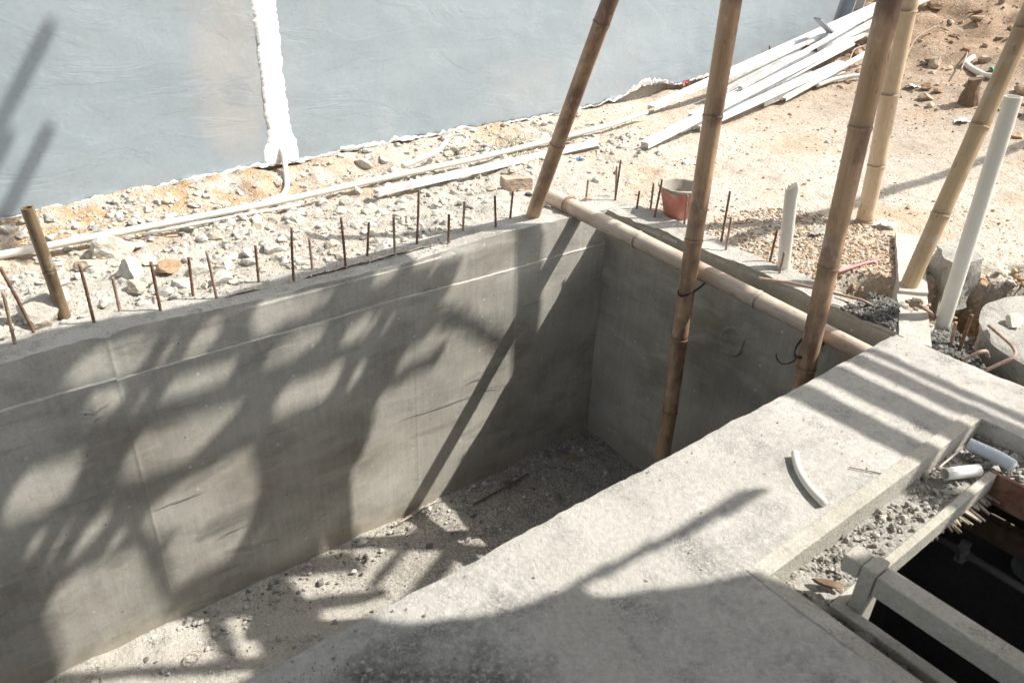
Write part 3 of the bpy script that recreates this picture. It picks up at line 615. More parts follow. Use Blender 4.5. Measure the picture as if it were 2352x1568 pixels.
# poles on the ground
A = np.array([.771, -.633, -.022]); A = A+np.array([-.056, .030, .8])*.02; B = A+np.array([-.056, .030, .8])*2.75
nd = [frac(A, B, p) for p in (D('c3', 1300, 1440), D('c3', 1370, 1080), D('c3', 1470, 615), D('c3', 1605, 75))]; st = nd[3]-nd[2]
bamboo('bamboo_post', 'pale bamboo post standing on the gravel behind the thick brown prop', A, B, .0315, .031, nd+[nd[3]+st*k for k in (1, 2, 3)if nd[3]+st*k < 1], M_BB, 0, group='bamboo posts on the ground')
A = onz(2085, 662, -.004); t = ony(2340, 90, A[1]-.0); B = extend(A, t, 1.5)
nd = [frac(A, B, p) for p in (D('c3', 1815, 1410), D('c3', 2100, 840))]; st = nd[1]-nd[0]
bamboo('bamboo_post', 'bamboo post leaning out of the right edge, foot on the narrow concrete beam', A, B, .0262, .027, nd+[nd[1]+st, nd[1]+2*st], M_BD, 0, group='bamboo posts on the ground')
A = onz(150, 733, -.02); B = ony(62, 477, A[1]); 
bamboo('bamboo_stub', 'short brown bamboo stub standing behind the long wall at the left edge', A, B, .0165, .0155, [.45], M_BE, .004, 'bamboo stub')
bucket_z = 0
# tie wires
def ties(A, B, yc, ra, lab, tail=None):
    """loops lashed round an upright and the beam"""
    h = Hx(yc); up = A+(B-A)*((h[2]-A[2])/(B[2]-A[2])); c = (up+h)/2+np.array([0, 0, -.026]); ex = abs(h[0]-up[0])/2+ra+.012
    th = np.linspace(.0, 4*np.pi+(.0 if tail is None else np.pi), 90)
    P = np.column_stack([c[0]+ex*np.cos(th), c[1]+.030*np.sin(th), c[2]+.028*np.cos(th)-.0006*th])
    if tail is not None: P = np.concatenate([P, np.array(tail)+P[-1]])
    return meta(mesh('wire_tie', *tube(P, .0022, 6), M_WIRE, None, up, True), lab, 'wire', 'wire ties on the bamboo beam')
ties(*p1, -.575, .026, 'dark wire tie lashing the middle prop to the bamboo beam')
ties(*p2, -.995, .026, 'dark wire tie with a loose curled tail lashing the prop by the slab', [(-.004, .006, -.012), (-.008, .018, -.024), (-.01, .034, -.032), (-.01, .048, -.030), (-.01, .058, -.020), (-.01, .060, -.008)])
# rusty wire round the beam's left end
c = Hx(.06); th = np.linspace(0, 4.2*np.pi, 70); P = np.column_stack([c[0]+.036*np.cos(th), c[1]+.012*np.sin(th*.27)-.002*th, c[2]+.036*np.sin(th)])
meta(mesh('wire_tie', *tube(np.concatenate([P, [P[-1]+(.012, -.01, .012), P[-1]+(.03, -.03, .012)]]), .0028, 6), M_RUSTL, None, c, True), 'rusty wire wound round the left end of the bamboo beam', 'wire', 'wire ties on the bamboo beam')

# ------------------------------------------------------------------ starter bars
def rebar(path, r, label, group, mat=M_RUST, name='starter_bar'):
    P = np.asarray(path, float); t = np.linspace(0, 1, len(P)); tt = np.linspace(0, 1, max(24, len(P)*8)); Q = np.column_stack([np.interp(tt, t, P[:, k]) for k in range(3)])
    for _ in range(3 if len(P) > 2 else 0): Q[1:-1] = (Q[:-2]+Q[1:-1]*2+Q[2:])/4
    rr = r*(1+.08*np.sign(np.sin(np.arange(len(tt))*3.1)))
    return meta(mesh(name, *tube(Q, rr, 8), mat, None, P[0], True), label, 'rebar', group)
ORD = ['leftmost', 'second', 'third', 'fourth', 'fifth', 'sixth', 'seventh', 'eighth', 'ninth', 'tenth', 'eleventh', 'twelfth', 'thirteenth', 'fourteenth', 'fifteenth', 'sixteenth', 'seventeenth', 'eighteenth']
long_bars = [(('c4', 100, 950), ('c4', 20, 600), None), (('c4', 228, 875), ('c4', 0, 440), ('c4', 110, 640)), (('c4', 620, 820), ('c4', 520, 420), ('c4', 572, 620)),
    (('c4', 787, 742), ('c4', 735, 505), None), (('c4', 1050, 728), ('c4', 985, 405), None), (('c4', 1262, 625), ('c4', 1232, 375), None), (('c4', 1415, 640), ('c4', 1350, 335), None),
    (('c4', 1690, 528), ('c4', 1668, 298), None), (('c4', 1918, 520), ('c4', 1905, 180), ('c4', 1908, 350)), (('c4', 2040, 445), ('c4', 2020, 250), None), (('c4', 2258, 435), ('c4', 2228, 115), ('c4', 2245, 280)),
    (('c5', 178, 488), ('c5', 190, 275), None), (('c5', 357, 480), ('c5', 350, 242), None), (('c5', 502, 415), ('c5', 515, 65), ('c5', 510, 250)), (('c5', 708, 412), ('c5', 712, 225), None),
    (('c5', 803, 340), ('c5', 813, 142), None), (('c5', 1018, 325), ('c5', 1012, 105), None), (('c5', 1110, 265), ('c5', 1130, 75), None)]
for k, (b, t, mid) in enumerate(long_bars):
    P = onz(*D(*b), -.004); T = ony(*D(*t), P[1]); P2 = P.copy(); P2[2] -= .04
    pts = [P2, P]+([ony(*D(*mid), P[1])] if mid else [])+[T]
    rebar(pts, .0043, f'rusty starter bar on top of the long wall, {ORD[k]} counting from the left', 'starter bars along the long wall', M_RUST if k % 3 else M_RUSTL)
end_bars = [(('c5', 1605, 143), ('c2', 1622, 1175)), (('c2', 1797, 1310), ('c2', 1835, 1045)), (('c2', 1800, 1290), ('c2', 1809, 1085)), (('c2', 1938, 1365), ('c2', 1957, 1248)), (('c2', 2027, 1375), ('c2', 2050, 1195)),
    (('c2', 2055, 1420), ('c2', 2105, 1175)), (('c2', 2250, 1455), ('c2', 2270, 1275)), (('c6', 375, 262), ('c3', 432, 1250)), (('c6', 405, 322), ('c6', 440, 110)), (('c6', 692, 402), ('c6', 740, 195)), (('c6', 755, 475), ('c6', 787, 340))]
EL = ['beside the end of the bamboo beam', 'tall and near the corner of the pit', 'short, crossing the tall bar near the corner', 'short grey one just left of the bucket', 'at the left rim of the red bucket', 'tilted, in front of the bucket rim', 'thin grey one in front of the bucket', 'tall, right of the middle prop', 'shorter, right of the middle prop', 'left of the short white pipe', 'shortest, at the foot of the white pipe']
for k, (b, t) in enumerate(end_bars):
    P = onz(*D(*b), -.006); T = onx(*D(*t), P[0]+.004); P2 = P.copy(); P2[2] -= .04
    rebar([P2, P, T], .0042, 'rusty starter bar on the end wall, '+EL[k], 'starter bars along the end wall', M_RUST if k % 2 else M_RUSTL)
# bent bars near the slab
z_ = .018
rebar([onz(*D('c6', 605, 508), z_), onz(*D('c6', 830, 540), z_), onz(*D('c6', 1100, 606), z_), onz(*D('c6', 1300, 655), z_), onz(*D('c6', 1365, 690), .005), onz(*D('c6', 1390, 720), -.02)], .0045, 'long bent rusty bar lying along the end wall into grey mortar', 'bent bars by the slab corner', M_RUSTL, 'bent_bar')
rebar([onz(*D('c6', 1580, 660), .03), onz(*D('c6', 1700, 708), .035), onz(*D('c6', 1745, 735), .02), onz(*D('c6', 1765, 770), -.02)], .005, 'short hooked bar on the narrow concrete beam', 'bent bars by the slab corner', M_RUSTL, 'bent_bar')
P = onz(*D('c6', 1865, 1000), -.06); rebar([P, ony(*D('c6', 1905, 800), P[1])], .005, 'pale upright bar stub in the mortar right of the slab', 'bent bars by the slab corner', M_RUSTL, 'bar_stub')
P = onz(*D('c6', 1915, 1020), -.06); rebar([P, ony(*D('c6', 2010, 750), P[1])], .0055, 'rusty brown leaning bar stub in the mortar beside the round cover', 'bent bars by the slab corner', M_RUST, 'bar_stub')
rebar([onz(*D('c6', 1950, 1050), -.03), onz(*D('c6', 2060, 992), .0), onz(*D('c6', 2105, 985), .0), onz(*D('c6', 2120, 1030), -.03)], .0052, 'small bent bar looping over the dark mortar', 'bent bars by the slab corner', M_RUSTL, 'bent_bar')
rebar([onz(*D('c6', 2100, 1112), -.01), onz(*D('c6', 2280, 1030), .03), onz(*D('c6', 2300, 1000), .035), onz(*D('c6', 2280, 955), .033), onz(*D('c6', 2125, 820), .014)], .0045, 'long bar bent into an angle over the edge of the round cover', 'bent bars by the slab corner', M_RUSTL, 'bent_bar')

# ------------------------------------------------------------------ bucket
def lathe(prof, n=40, c=(0, 0, 0)):
    V = []; Fc = []; th = np.arange(n)*2*np.pi/n
    for r, z__ in prof: V.append(np.column_stack([c[0]+r*np.cos(th), c[1]+r*np.sin(th), np.full(n, c[2]+z__)]))
    for i in range(len(prof)-1):
        for k in range(n): k2 = (k+1) % n; Fc.append([i*n+k, i*n+k2, (i+1)*n+k2, (i+1)*n+k])
    return np.concatenate(V), Fc
bc = np.array([.205, -.175, -.018]); bk = empty('bucket', bc); meta(bk, 'small red plastic mortar bucket with a cement caked rim, behind the end wall', 'bucket')
mesh('shell', *lathe([(.002, 0), (.050, 0), (.053, .006), (.082, .118), (.082, .121)], 40, bc), M_BUCK, bk, bc, True)
mesh('caked_inside', *lathe([(.080, .1205), (.077, .115), (.049, .010), (.002, .009)], 40, bc), M_BUCKI, bk, bc, True)
V, Fc = lathe([(.0825, .112), (.089, .114), (.090, .121), (.084, .125), (.079, .120)], 60, bc)
V[:, 2] += .0025*vnoise(V[:, 0]*60, V[:, 1]*60, 0, 7); mesh('rim', V, Fc, M_BUCKI, bk, bc, True)

# ------------------------------------------------------------------ pipes
def hollow(A, B, r, wall=.003, n=20, cut=0):
    V1, F1 = tube([A, B], r, n, False); V2, F2 = tube([A, B], r-wall, n, False); F2 = [f[::-1] for f in F2]; V, Fc = join([(V1, F1), (V2, F2)])
    for base, fl in ((0, 0), (n, 1)):
        for k in range(n):
            k2 = (k+1) % n; f = [base+k, base+k2, 2*n+base+k2, 2*n+base+k]; Fc.append(f if fl else f[::-1])
    return V, Fc
def smooth_path(P, m_=6, it=4):
    P = np.asarray(P, float); t = np.linspace(0, 1, len(P)); tt = np.linspace(0, 1, (len(P)-1)*m_+1); Q = np.column_stack([np.interp(tt, t, P[:, k]) for k in range(3)])
    for _ in range(it): Q[1:-1] = (Q[:-2]+2*Q[1:-1]+Q[2:])/4
    return Q
A = np.array([.112, -.722, -.03]); B = ony(*D('c3', 838, 1215), A[1]); V, Fc = hollow(A, B, .0205, .003, 24)
tp = np.abs((V-B)@((B-A)/np.linalg.norm(B-A))) < .01; V[tp, 2] += .006*np.sin(np.arange(tp.sum())*.8)
meta(mesh('white_pipe', V, Fc, M_PVC, None, A, True), 'short white pipe standing on the gravel by the end wall, its open top ragged', 'pipe')
A = onz(2168, 735, -.02); B = onx(2328, 222, .195); 
pp = meta(mesh('white_pipe', *hollow(A-(B-A)*.1, B, .0215, .003, 28), M_PVC, None, A, True), 'long white plastic pipe leaning at the right', 'pipe')
gp = lambda pts, r: smooth_path([G(*p, r) for p in pts], 10, 3)
meta(mesh('ground_pipe', *tube(smooth_path([onz(a_, b_, z_) for a_, b_, z_ in ((-60, 598, .02), (0, 586, .022), (330, 523, .026), (640, 463, .022), (900, 405, .022), (1100, 363, .022), (1270, 321, .018), (1400, 288, .02), (1485, 258, .03))], 10, 3), .0125, 12), M_PVC2, None, G(660, 460), True), 'long thin white pipe running over the rubble along the foot of the house wall', 'pipe')
s0p = HP0+HE*s0; w0 = np.array([s0p[0]+HN[0]*.02, s0p[1]+HN[1]*.02, .05])
meta(mesh('conduit_elbow', *tube(smooth_path([w0+(0, 0, .03), w0+HN.tolist().__class__([HN[0]*.03, HN[1]*.03, -.02]) if False else w0+np.array([HN[0]*.03, HN[1]*.03, -.02]), G(658, 405, .02), G(660, 432, .012), G(648, 452, .012), G(600, 466, .012)], 8, 5), .0115, 12), M_PVC2, None, G(655, 430), True), 'white conduit coming out of the filler streak and bending down to the long pipe', 'pipe')
meta(mesh('thin_hose', *tube([onz(a_, b_, .014) for a_, b_ in ((330, 538), (430, 518), (560, 493), (690, 470))], .006, 8), M_PVC2, None, G(430, 512), True), 'thin white hose lying just below the long pipe', 'hose')
meta(mesh('conduit_offcut', *tube(smooth_path([onz(*D('c2', *p_), .03) for p_ in ((410, 1085), (520, 1040), (640, 990), (690, 930))], 8), .0115, 10), M_PVC2, None, G(*D('c2', 520, 1040)), True), 'white conduit offcut on the rubble below the house wall', 'pipe')
c = G(*D('c2', 765, 960), .02); th = np.linspace(0, 5.3*np.pi, 80)
P = np.column_stack([c[0]+.055*np.cos(th)*(1+.15*np.sin(th*.4)), c[1]+.045*np.sin(th), c[2]+.03+.02*np.sin(th*1.1)])
P = np.concatenate([smooth_path([G(*D('c2', 650, 985), .01), P[0]], 6), P]); meta(mesh('cable_coil', *tube(P, .0035, 7), M_PVC2, None, c, True), 'loose coil of thin white cable on the rubble', 'cable')
P = [onz(*D('c9', *p), .010) for p in ((855, 65), (862, 110), (880, 175), (905, 225), (935, 270), (970, 315), (1005, 352), (1050, 395))]
meta(mesh('bent_conduit', *tube(smooth_path(P, 6), .0082, 14), M_PVC2, None, P[3], True), 'curved white conduit offcut lying alone on the sunlit slab', 'pipe')
zL = -.03
P = [onz(*D('c9', *p), zL+.004) for p in ((1990, 5), (2080, 45), (2180, 90), (2280, 150))]; Q = smooth_path(P, 14, 6)
meta(mesh('ribbed_hose', *tube(Q, .0145+.0005*np.sin(np.arange(len(Q))*2.2), 14), M_CORR, None, P[1], True), 'pale bluish ribbed hose piece on the ledge at the right edge', 'hose')
A, B = onz(*D('c9', 1835, 203), zL), onz(*D('c9', 2055, 176), zL); meta(mesh('pipe_offcut', *hollow(A, B, .0135, .0025, 20), M_PVC, None, A, True), 'short straight white pipe offcut on the corner of the ledge', 'pipe')
meta(mesh('ledge_cable', *tube(smooth_path([onz(*D('c9', 1790, 165), -.035), onz(*D('c9', 1880, 90), -.02), onz(*D('c9', 1950, 30), .0)], 6), .0022, 6), M_PVC2, None, onz(*D('c9', 1790, 165), -.035), True), 'thin pale cable stretched up from the ledge to the slab edge', 'cable')
P = [G(*D('c3', *p), .02) for p in ((2020, 375), (1965, 412), (2010, 450), (2090, 492), (2180, 505))]
meta(mesh('bent_conduit', *tube(smooth_path(P, 8, 2), .019, 12), M_PVC2, None, P[2], True), 'bent white conduit lying on the soil at the upper right', 'pipe')
P = [onz(*D('c6', *p), -.012) for p in ((1130, 470), (1210, 445), (1300, 415), (1410, 392))]
meta(mesh('pink_tube', *tube(smooth_path(P, 6), .0055, 8), M_PINK, None, P[1], True), 'thin pink plastic tube sticking out of the gravel', 'tube')

# ------------------------------------------------------------------ battens and scrap along the wall
def chan(A, B, w, h, label, name='batten', mat=M_BATTEN, lip=True, cat='batten', group='white channel sections heaped along the house wall'):
    A = np.array(A, float); B = np.array(B, float); e = (B-A)/np.linalg.norm(B-A); s_ = np.cross(e, [0, 0, 1.]); s_ /= np.linalg.norm(s_); u = np.cross(s_, e)
    if lip: prof = [(-1, 0), (-1, 1), (1, 1), (1, 0), (.82, 0), (.82, .82), (-.82, .82), (-.82, 0)]
    else: prof = [(-1, 0), (-1, 1), (1, 1), (1, 0)]
    V = np.array([p+s_*a*w/2+u*b*h for p in (A, B) for a, b in prof]); k = len(prof)
    Fc = [[i, (i+1) % k, k+(i+1) % k, k+i] for i in range(k)]
    if lip: Fc += [[0, 7, 6, 1], [1, 6, 5, 2], [2, 5, 4, 3]]; Fc += [[k+q for q in f[::-1]] for f in ([0, 7, 6, 1], [1, 6, 5, 2], [2, 5, 4, 3])]
    else: Fc += [[3, 2, 1, 0], [4, 5, 6, 7]]
    return meta(mesh(name, V, Fc, mat, None, A), label, cat, group)
def gz_(p, l): return G(*p, l)
bat = [((864, 448), (1368, 333), .036, .020, .022, .018, 'broad white channel lying alone in front of the long pipe'),
    ((1495, 254), (2012, 18), .05, .03, .02, .10, 'long white channel highest on the heap, against the house wall'),
    ((1640, 226), (2030, 8), .045, .03, .03, .07, 'white channel second from the house wall in the heap'),
    ((1480, 340), (1998, 74), .045, .03, .012, .09, 'white channel reaching farthest out over the dry ground'),
    ((1587, 274), (1990, 66), .04, .03, .012, .06, 'white channel lying in the middle of the heap'),
    ((1600, 300), (1930, 150), .045, .028, .01, .03, 'white channel lying beside the farthest reaching one, its open end dark'),
    ((1748, 244), (1935, 165), .045, .028, .01, .02, 'shortest white channel at the near edge of the heap'),
    ((1640, 200), (1985, 40), .03, .02, .10, .16, 'narrow white channel lying on top of the heap'),
    ((1700, 206), (2080, -8), .028, .02, .11, .14, 'thin white channel close against the wall on top of the heap'),
    ((1655, 262), (1960, 104), .022, .015, .04, .10, 'thin white strip lying across the middle of the heap'),
    ((1560, 306), (1860, 168), .022, .015, .01, .05, 'thin white strip parallel to the farthest reaching channel'),
    ((1800, 232), (2000, 120), .03, .02, .02, .08, 'thin white channel low at the right side of the heap'),
    ((1870, 120), (2150, -10), .05, .03, .12, .05, 'white channel at the far top end of the heap')]
for a, b, w, h, la, lb, lab in bat: chan(gz_(a, la), gz_(b, lb), w, h, lab)
chan(G(*D('c3', 1090, 222), .16), G(*D('c3', 1000, 128), .30), .055, .012, 'short grey plank sticking up out of the channel heap', 'plank', M_GREY, False, 'plank', 'grey scrap on the channel heap')
def at_wall(px, py, off=.03):
    d = ray(px, py); q = HP0+HN*off; n2 = HN; t = ((q-CP[:2])@n2)/(d[:2]@n2); return CP+t*d
a_ = at_wall(*D('c3', 1165, 120), .05); b_ = at_wall(*D('c3', 1245, -60), .05); chan(a_-(0, 0, .1), b_+(0, 0, .1), .11, .015, 'grey sheet leaning on the end of the house wall', 'sheet', M_GREY, False, 'sheet', 'grey scrap on the channel heap')
a_ = at_wall(*D('c3', 1250, 80), .08); b_ = at_wall(*D('c3', 1330, -60), .08); chan(a_-(0, 0, .1), b_+(0, 0, .1), .07, .015, 'narrow darker sheet leaning beside the broad grey one', 'sheet', M_HPIPE, False, 'sheet', 'grey scrap on the channel heap')
chan(G(*D('c3', 880, 420), .01), G(*D('c3', 950, 320), .05), .05, .035, 'grey block of timber wedged between the channels', 'timber_block', M_WOODD, False, 'timber', 'timber scraps in the channel heap')
chan(G(*D('c3', 900, 322), .12), G(*D('c3', 1020, 330), .12), .04, .03, 'brown wood scrap lying over the channels', 'timber_block', M_WOODD, False, 'timber', 'timber scraps in the channel heap')
chan(G(*D('c3', 1120, 480), .01), G(*D('c3', 1190, 400), .03), .05, .03, 'splintered brown timber end beside the heap', 'timber_block', M_WOODD, False, 'timber', 'timber scraps in the channel heap')
P = [G(*D('c3', *p), .03) for p in ((1000, 560), (1100, 520), (1200, 500), (1300, 490))]
meta(mesh('conduit_offcut', *tube(smooth_path(P, 6), .013, 10), M_PVC2, None, P[0], True), 'white conduit lying at the right end of the channel heap', 'pipe')
for k, (pts, lab) in enumerate([(((1160, 200), (1220, 260), (1290, 310), (1340, 340)), 'rusty wire crossing the far channels'), (((1340, 290), (1240, 320), (1210, 400), (1215, 470), (1280, 550)), 'curled rusty wire at the right end of the heap'),
        (((1100, 470), (1200, 460), (1320, 440)), 'straight rusty wire low on the soil by the heap'), (((1560, 420), (1640, 250), (1780, 165), (1900, 220), (1990, 330), (1940, 460)), 'long rusty wire arching over the brown soil')]):
    P = [G(*D('c3', *p), .03+.05*math.sin(i*1.4)) for i, p in enumerate(pts)]; meta(mesh('rusty_wire', *tube(smooth_path(P, 8), .005, 6), M_RUSTL, None, P[0], True), lab, 'wire', 'rusty wires on the soil')
for (b, t, lab) in ((('c3', 735, 320), ('c3', 752, 228), 'tallest thin bar standing by the house wall behind the channels'), (('c3', 688, 380), ('c3', 690, 300), 'middle thin bar standing behind the channels'), (('c3', 648, 360), ('c3', 656, 318), 'shortest thin bar standing behind the channels')):
    P = G(*D(*b)); T = ony(*D(*t), P[1]); rebar([P-(0, 0, .03), P, T], .006, lab, 'thin bars behind the channels')
# stump
A = G(*D('c3', 1990, 685)); B = ony(*D('c3', 2035, 515), A[1]); tt = np.linspace(0, 1, 24); P = A+(B-A)*tt[:, None]; V, Fc = tube(P, .055*(1-.3*tt)*(1+.12*np.sin(tt*5+1)), 18)
V += .012*np.column_stack([fbm(V[:, 0]*18, V[:, 1]*18, V[:, 2]*7, 3, k) for k in (1, 2, 3)]); meta(mesh('wood_stump', V, Fc, M_WOODD, None, A, False), 'rough brown wooden stump standing in the soil at the upper right', 'stump')

# ------------------------------------------------------------------ narrow beam, block, round cover, mortar
def slabby(name, label, cat, c4, z0, z1, mat, rough=.004, st=.012, seed=1):
    c4 = np.array(c4, float); L1 = np.linalg.norm(c4[1]-c4[0]); L2 = np.linalg.norm(c4[3]-c4[0]); h = z1-z0
    def dsp(V):
        u, v = V[:, 0:1]/L1, V[:, 1:2]/L2; P = (1-u)*(1-v)*c4[0]+u*(1-v)*c4[1]+u*v*c4[2]+(1-u)*v*c4[3]; W = np.column_stack([P, V[:, 2]])
        for k in range(3): W[:, k] += rough*fbm(W[:, 0]*18, W[:, 1]*18, W[:, 2]*18, 4, seed*7+k)
        return W
    V, Fc = gridbox(0, L1, 0, L2, z0, z1, st, dsp); return meta(mesh(name, V, Fc, mat, None, (*c4.mean(0), z0), True), label, cat)
slabby('concrete_beam', 'pale narrow concrete beam running away from the slab corner under the bamboo foot', 'beam', [(.716, -.782), (.235, -1.052), (.295, -1.115), (.76, -.86)], -.16, .006, M_BEAM, .0015, .012, 3)
slabby('concrete_beam', 'nearer and lower length of narrow concrete beam joining the slab corner', 'beam', [(.234, -1.05), (-.03, -1.197), (-.022, -1.285), (.296, -1.114)], -.16, -.004, M_BEAM, .0015, .012, 4)
a, b, c_, d = onz(*D('c6', 1700, 440), -.02)[:2], onz(*D('c6', 1830, 590), -.03)[:2], (.74, -1.09), (.70, -.93)
slabby('concrete_block', 'broken grey concrete block with a sunlit top, behind the white leaning pipe', 'block', [(.53, -1.0), (.40, -1.12), (.55, -1.15), (.69, -1.02)], -.10, .075, M_ROUGH, .008, .015, 5)
prof = [(RR-.03, -.36), (RR-.02, -.05), (RR-.008, -.012), (RR-.004, -.004), (RR-.016, .0025), (RR-.05, .003)]; th = np.arange(120)*2*np.pi/120; V = []; Fc = []
for r, z__ in prof: V.append(np.column_stack([RC[0]+r*np.cos(th), RC[1]+r*np.sin(th), np.full(120, z__)]))
V = np.concatenate(V); K = 120
for i in range(len(prof)-1): Fc += [[i*K+k, i*K+(k+1) % K, (i+1)*K+(k+1) % K, (i+1)*K+k] for k in range(K)]
k0 = len(V); rr_ = np.linspace(RR-.06, 0.01, 14); 
for r in rr_: V = np.concatenate([V, np.column_stack([RC[0]+r*np.cos(th), RC[1]+r*np.sin(th), np.full(K, .003)])])
base = (len(prof)-1)*K
for i in range(len(rr_)): 
    a0 = base if i == 0 else k0+(i-1)*K; b0 = k0+i*K; Fc += [[a0+k, a0+(k+1) % K, b0+(k+1) % K, b0+k] for k in range(K)]
V += .004*np.column_stack([fbm(V[:, 0]*10, V[:, 1]*10, V[:, 2]*10, 4, k+60) for k in (1, 2, 3)])
meta(mesh('round_cover', V, Fc, M_ROUGH, None, (*RC, -.3), True), 'big round pale concrete tank cover at the right edge', 'cover')

# ---------------- stones
ICO = None
def ico():
    t = (1+5**.5)/2; V = [(-1, t, 0), (1, t, 0), (-1, -t, 0), (1, -t, 0), (0, -1, t), (0, 1, t), (0, -1, -t), (0, 1, -t), (t, 0, -1), (t, 0, 1), (-t, 0, -1), (-t, 0, 1)]
    Fc = [(0, 11, 5), (0, 5, 1), (0, 1, 7), (0, 7, 10), (0, 10, 11), (1, 5, 9), (5, 11, 4), (11, 10, 2), (10, 7, 6), (7, 1, 8), (3, 9, 4), (3, 4, 2), (3, 2, 6), (3, 6, 8), (3, 8, 9), (4, 9, 5), (2, 4, 11), (6, 2, 10), (8, 6, 7), (9, 8, 1)]
    V = [np.array(v)/np.linalg.norm(v) for v in V]; return V, Fc
def subdiv(V, Fc):
    V = list(V); c = {}; out = []
    def mid(a, b):
        k = (min(a, b), max(a, b))
        if k not in c: p = V[a]+V[b]; V.append(p/np.linalg.norm(p)); c[k] = len(V)-1
        return c[k]
    for a, b, d in Fc: ab, bd, da = mid(a, b), mid(b, d), mid(d, a); out += [(a, ab, da), (b, bd, ab), (d, da, bd), (ab, bd, da)]
    return V, out
I0 = ico(); I1 = subdiv(*I0); I2 = subdiv(*I1); I3 = subdiv(*I2)
def rockshape(I, seed, cuts=7, amp=.12):
    r = np.random.default_rng(seed); V = np.array(I[0]).copy()
    for _ in range(cuts):
        d = r.normal(size=3); d /= np.linalg.norm(d); o = r.uniform(.42, .85); k = V@d; V = V-np.clip(k-o, 0, None)[:, None]*d
    V = V*(1+amp*fbm(V[:, 0]*2+seed, V[:, 1]*2, V[:, 2]*2, 3, seed)[:, None]); return V
SH1 = [rockshape(I1, s, 9, .22) for s in range(24)]; F1_ = np.array(I1[1]); SH0 = [rockshape(I0, s+50, 4, .3) for s in range(16)]; F0_ = np.array(I0[1])
PAL = {'bank': [(.38, .26, .165), (.46, .34, .235), (.31, .20, .125), (.50, .42, .32), (.42, .30, .20)],
       'rub': [(.52, .485, .42), (.55, .52, .46), (.50, .46, .395), (.54, .48, .38), (.46, .44, .40), (.57, .55, .50), (.52, .49, .43)],
       'soil': [(.52, .44, .33), (.46, .33, .21), (.58, .51, .42), (.40, .27, .17), (.62, .58, .51)],
       'mort': [(.15, .148, .135), (.21, .205, .19), (.11, .11, .10), (.27, .26, .24)],
       'floor': [(.50, .48, .43), (.42, .40, .36), (.58, .56, .52), (.2, .19, .17)],
       'ledge': [(.40, .375, .33), (.47, .44, .39), (.34, .32, .28), (.50, .47, .42)]}
def scatter(name, label, cat, pts, sizes, pal, lod=0, seed=0, sink=.3, flat=.75):
    r = np.random.default_rng(seed); sh, ff = (SH0, F0_) if lod == 0 else (SH1, F1_); n_ = len(pts); Vs = []; Cs = []; nv = len(sh[0]); pl = np.array(PAL[pal])
    for i in range(n_):
        q = r.normal(size=4); q /= np.linalg.norm(q); w, x, y, z__ = q
        Rm = np.array([[1-2*(y*y+z__*z__), 2*(x*y-z__*w), 2*(x*z__+y*w)], [2*(x*y+z__*w), 1-2*(x*x+z__*z__), 2*(y*z__-x*w)], [2*(x*z__-y*w), 2*(y*z__+x*w), 1-2*(x*x+y*y)]])
        v = (sh[r.integers(len(sh))]*r.uniform(.6, 1.2, 3))@Rm.T; v[:, 2] *= flat; v = v*sizes[i]+pts[i]; v[:, 2] += sizes[i]*(1-2*sink)*.5
        Vs.append(v); c = pl[r.integers(len(pl))]*r.uniform(.85, 1.1); Cs.append(np.tile(c, (nv, 1)))
    Fc = (ff[None]+(np.arange(n_)*nv)[:, None, None]).reshape(-1, 3)
    o = mesh(name, np.concatenate(Vs), Fc.tolist(), M_STONE, None, pts[0], False, np.concatenate(Cs)); return meta(o, label, cat, None, 'stuff')
def onground(x, y): return np.column_stack([x, y, hg(x, y)])
r = rng
n_ = 17000; x = r.uniform(-2.35, 1.0, n_); wy = 1.04+.0827*(x+1.888); y = .135+(wy-.135)*r.uniform(0, 1, n_)
dens = .35+.65*sm(-.2, .35, fbm(x*3, y*3, 0, 3, 200)); smooth_zone = sm(-.7, -.3, x)*(1-sm(.3, .6, y-.13*x)); keep = r.uniform(0, 1, n_) < dens*(1-.93*smooth_zone)*(1-.55*sm(.2, .9, x)); x, y = x[keep], y[keep]
scatter('rubble', 'loose pale mortar rubble between the long wall and the house wall', 'rubble', onground(x, y), .0026+.026*r.uniform(0, 1, len(x))**8, 'rub', 1, 1, .42, .7)
n_ = 5000; x = r.uniform(.12, 3.2, n_)**1.0; y = r.uniform(-1.15, 1.3, n_); keep = (r.uniform(0, 1, n_) < .25+.75*sm(0, .4, fbm(x*2.5, y*2.5, 0, 3, 210))*(1-.5*sm(1, 2.5, x))); x, y = x[keep], y[keep]
scatter('gravel', 'small ochre and cream gravel scattered over the dry ground', 'gravel', onground(x, y), .003+.0075*r.uniform(0, 1, len(x))**4, 'soil', 0, 2)
n_ = 3600; x = r.uniform(.125, .75, n_); y = r.uniform(-1.02, -.28, n_); keep = (np.hypot((x-.38)/.36, (y+.66)/.38) < 1)|((x-.2)**2+(y+.95)**2 < .03); x, y = x[keep], y[keep]
scatter('gravel', 'dense patch of tan gravel around the foot of the pale bamboo post', 'gravel', onground(x, y), .004+.006*r.uniform(0, 1, len(x))**2, 'soil', 0, 3)
n_ = 5200; x = r.uniform(2.7, 9, n_); y = r.uniform(-1.0, 3.4, n_); scatter('clods', 'brown earth clods and stones on the soil bank at the upper right', 'clods', onground(x, y), .007+.06*r.uniform(0, 1, n_)**9, 'bank', 1, 4)
n_ = 900; th = r.uniform(.3, 3.4, n_); rd = r.uniform(.345, .52, n_); x, y = RC[0]+rd*np.cos(th), RC[1]+rd*np.sin(th); scatter('clods', 'crumbling ochre earth in the trench round the tank cover', 'clods', onground(x, y), .006+.014*r.uniform(0, 1, n_)**2, 'soil', 1, 5)
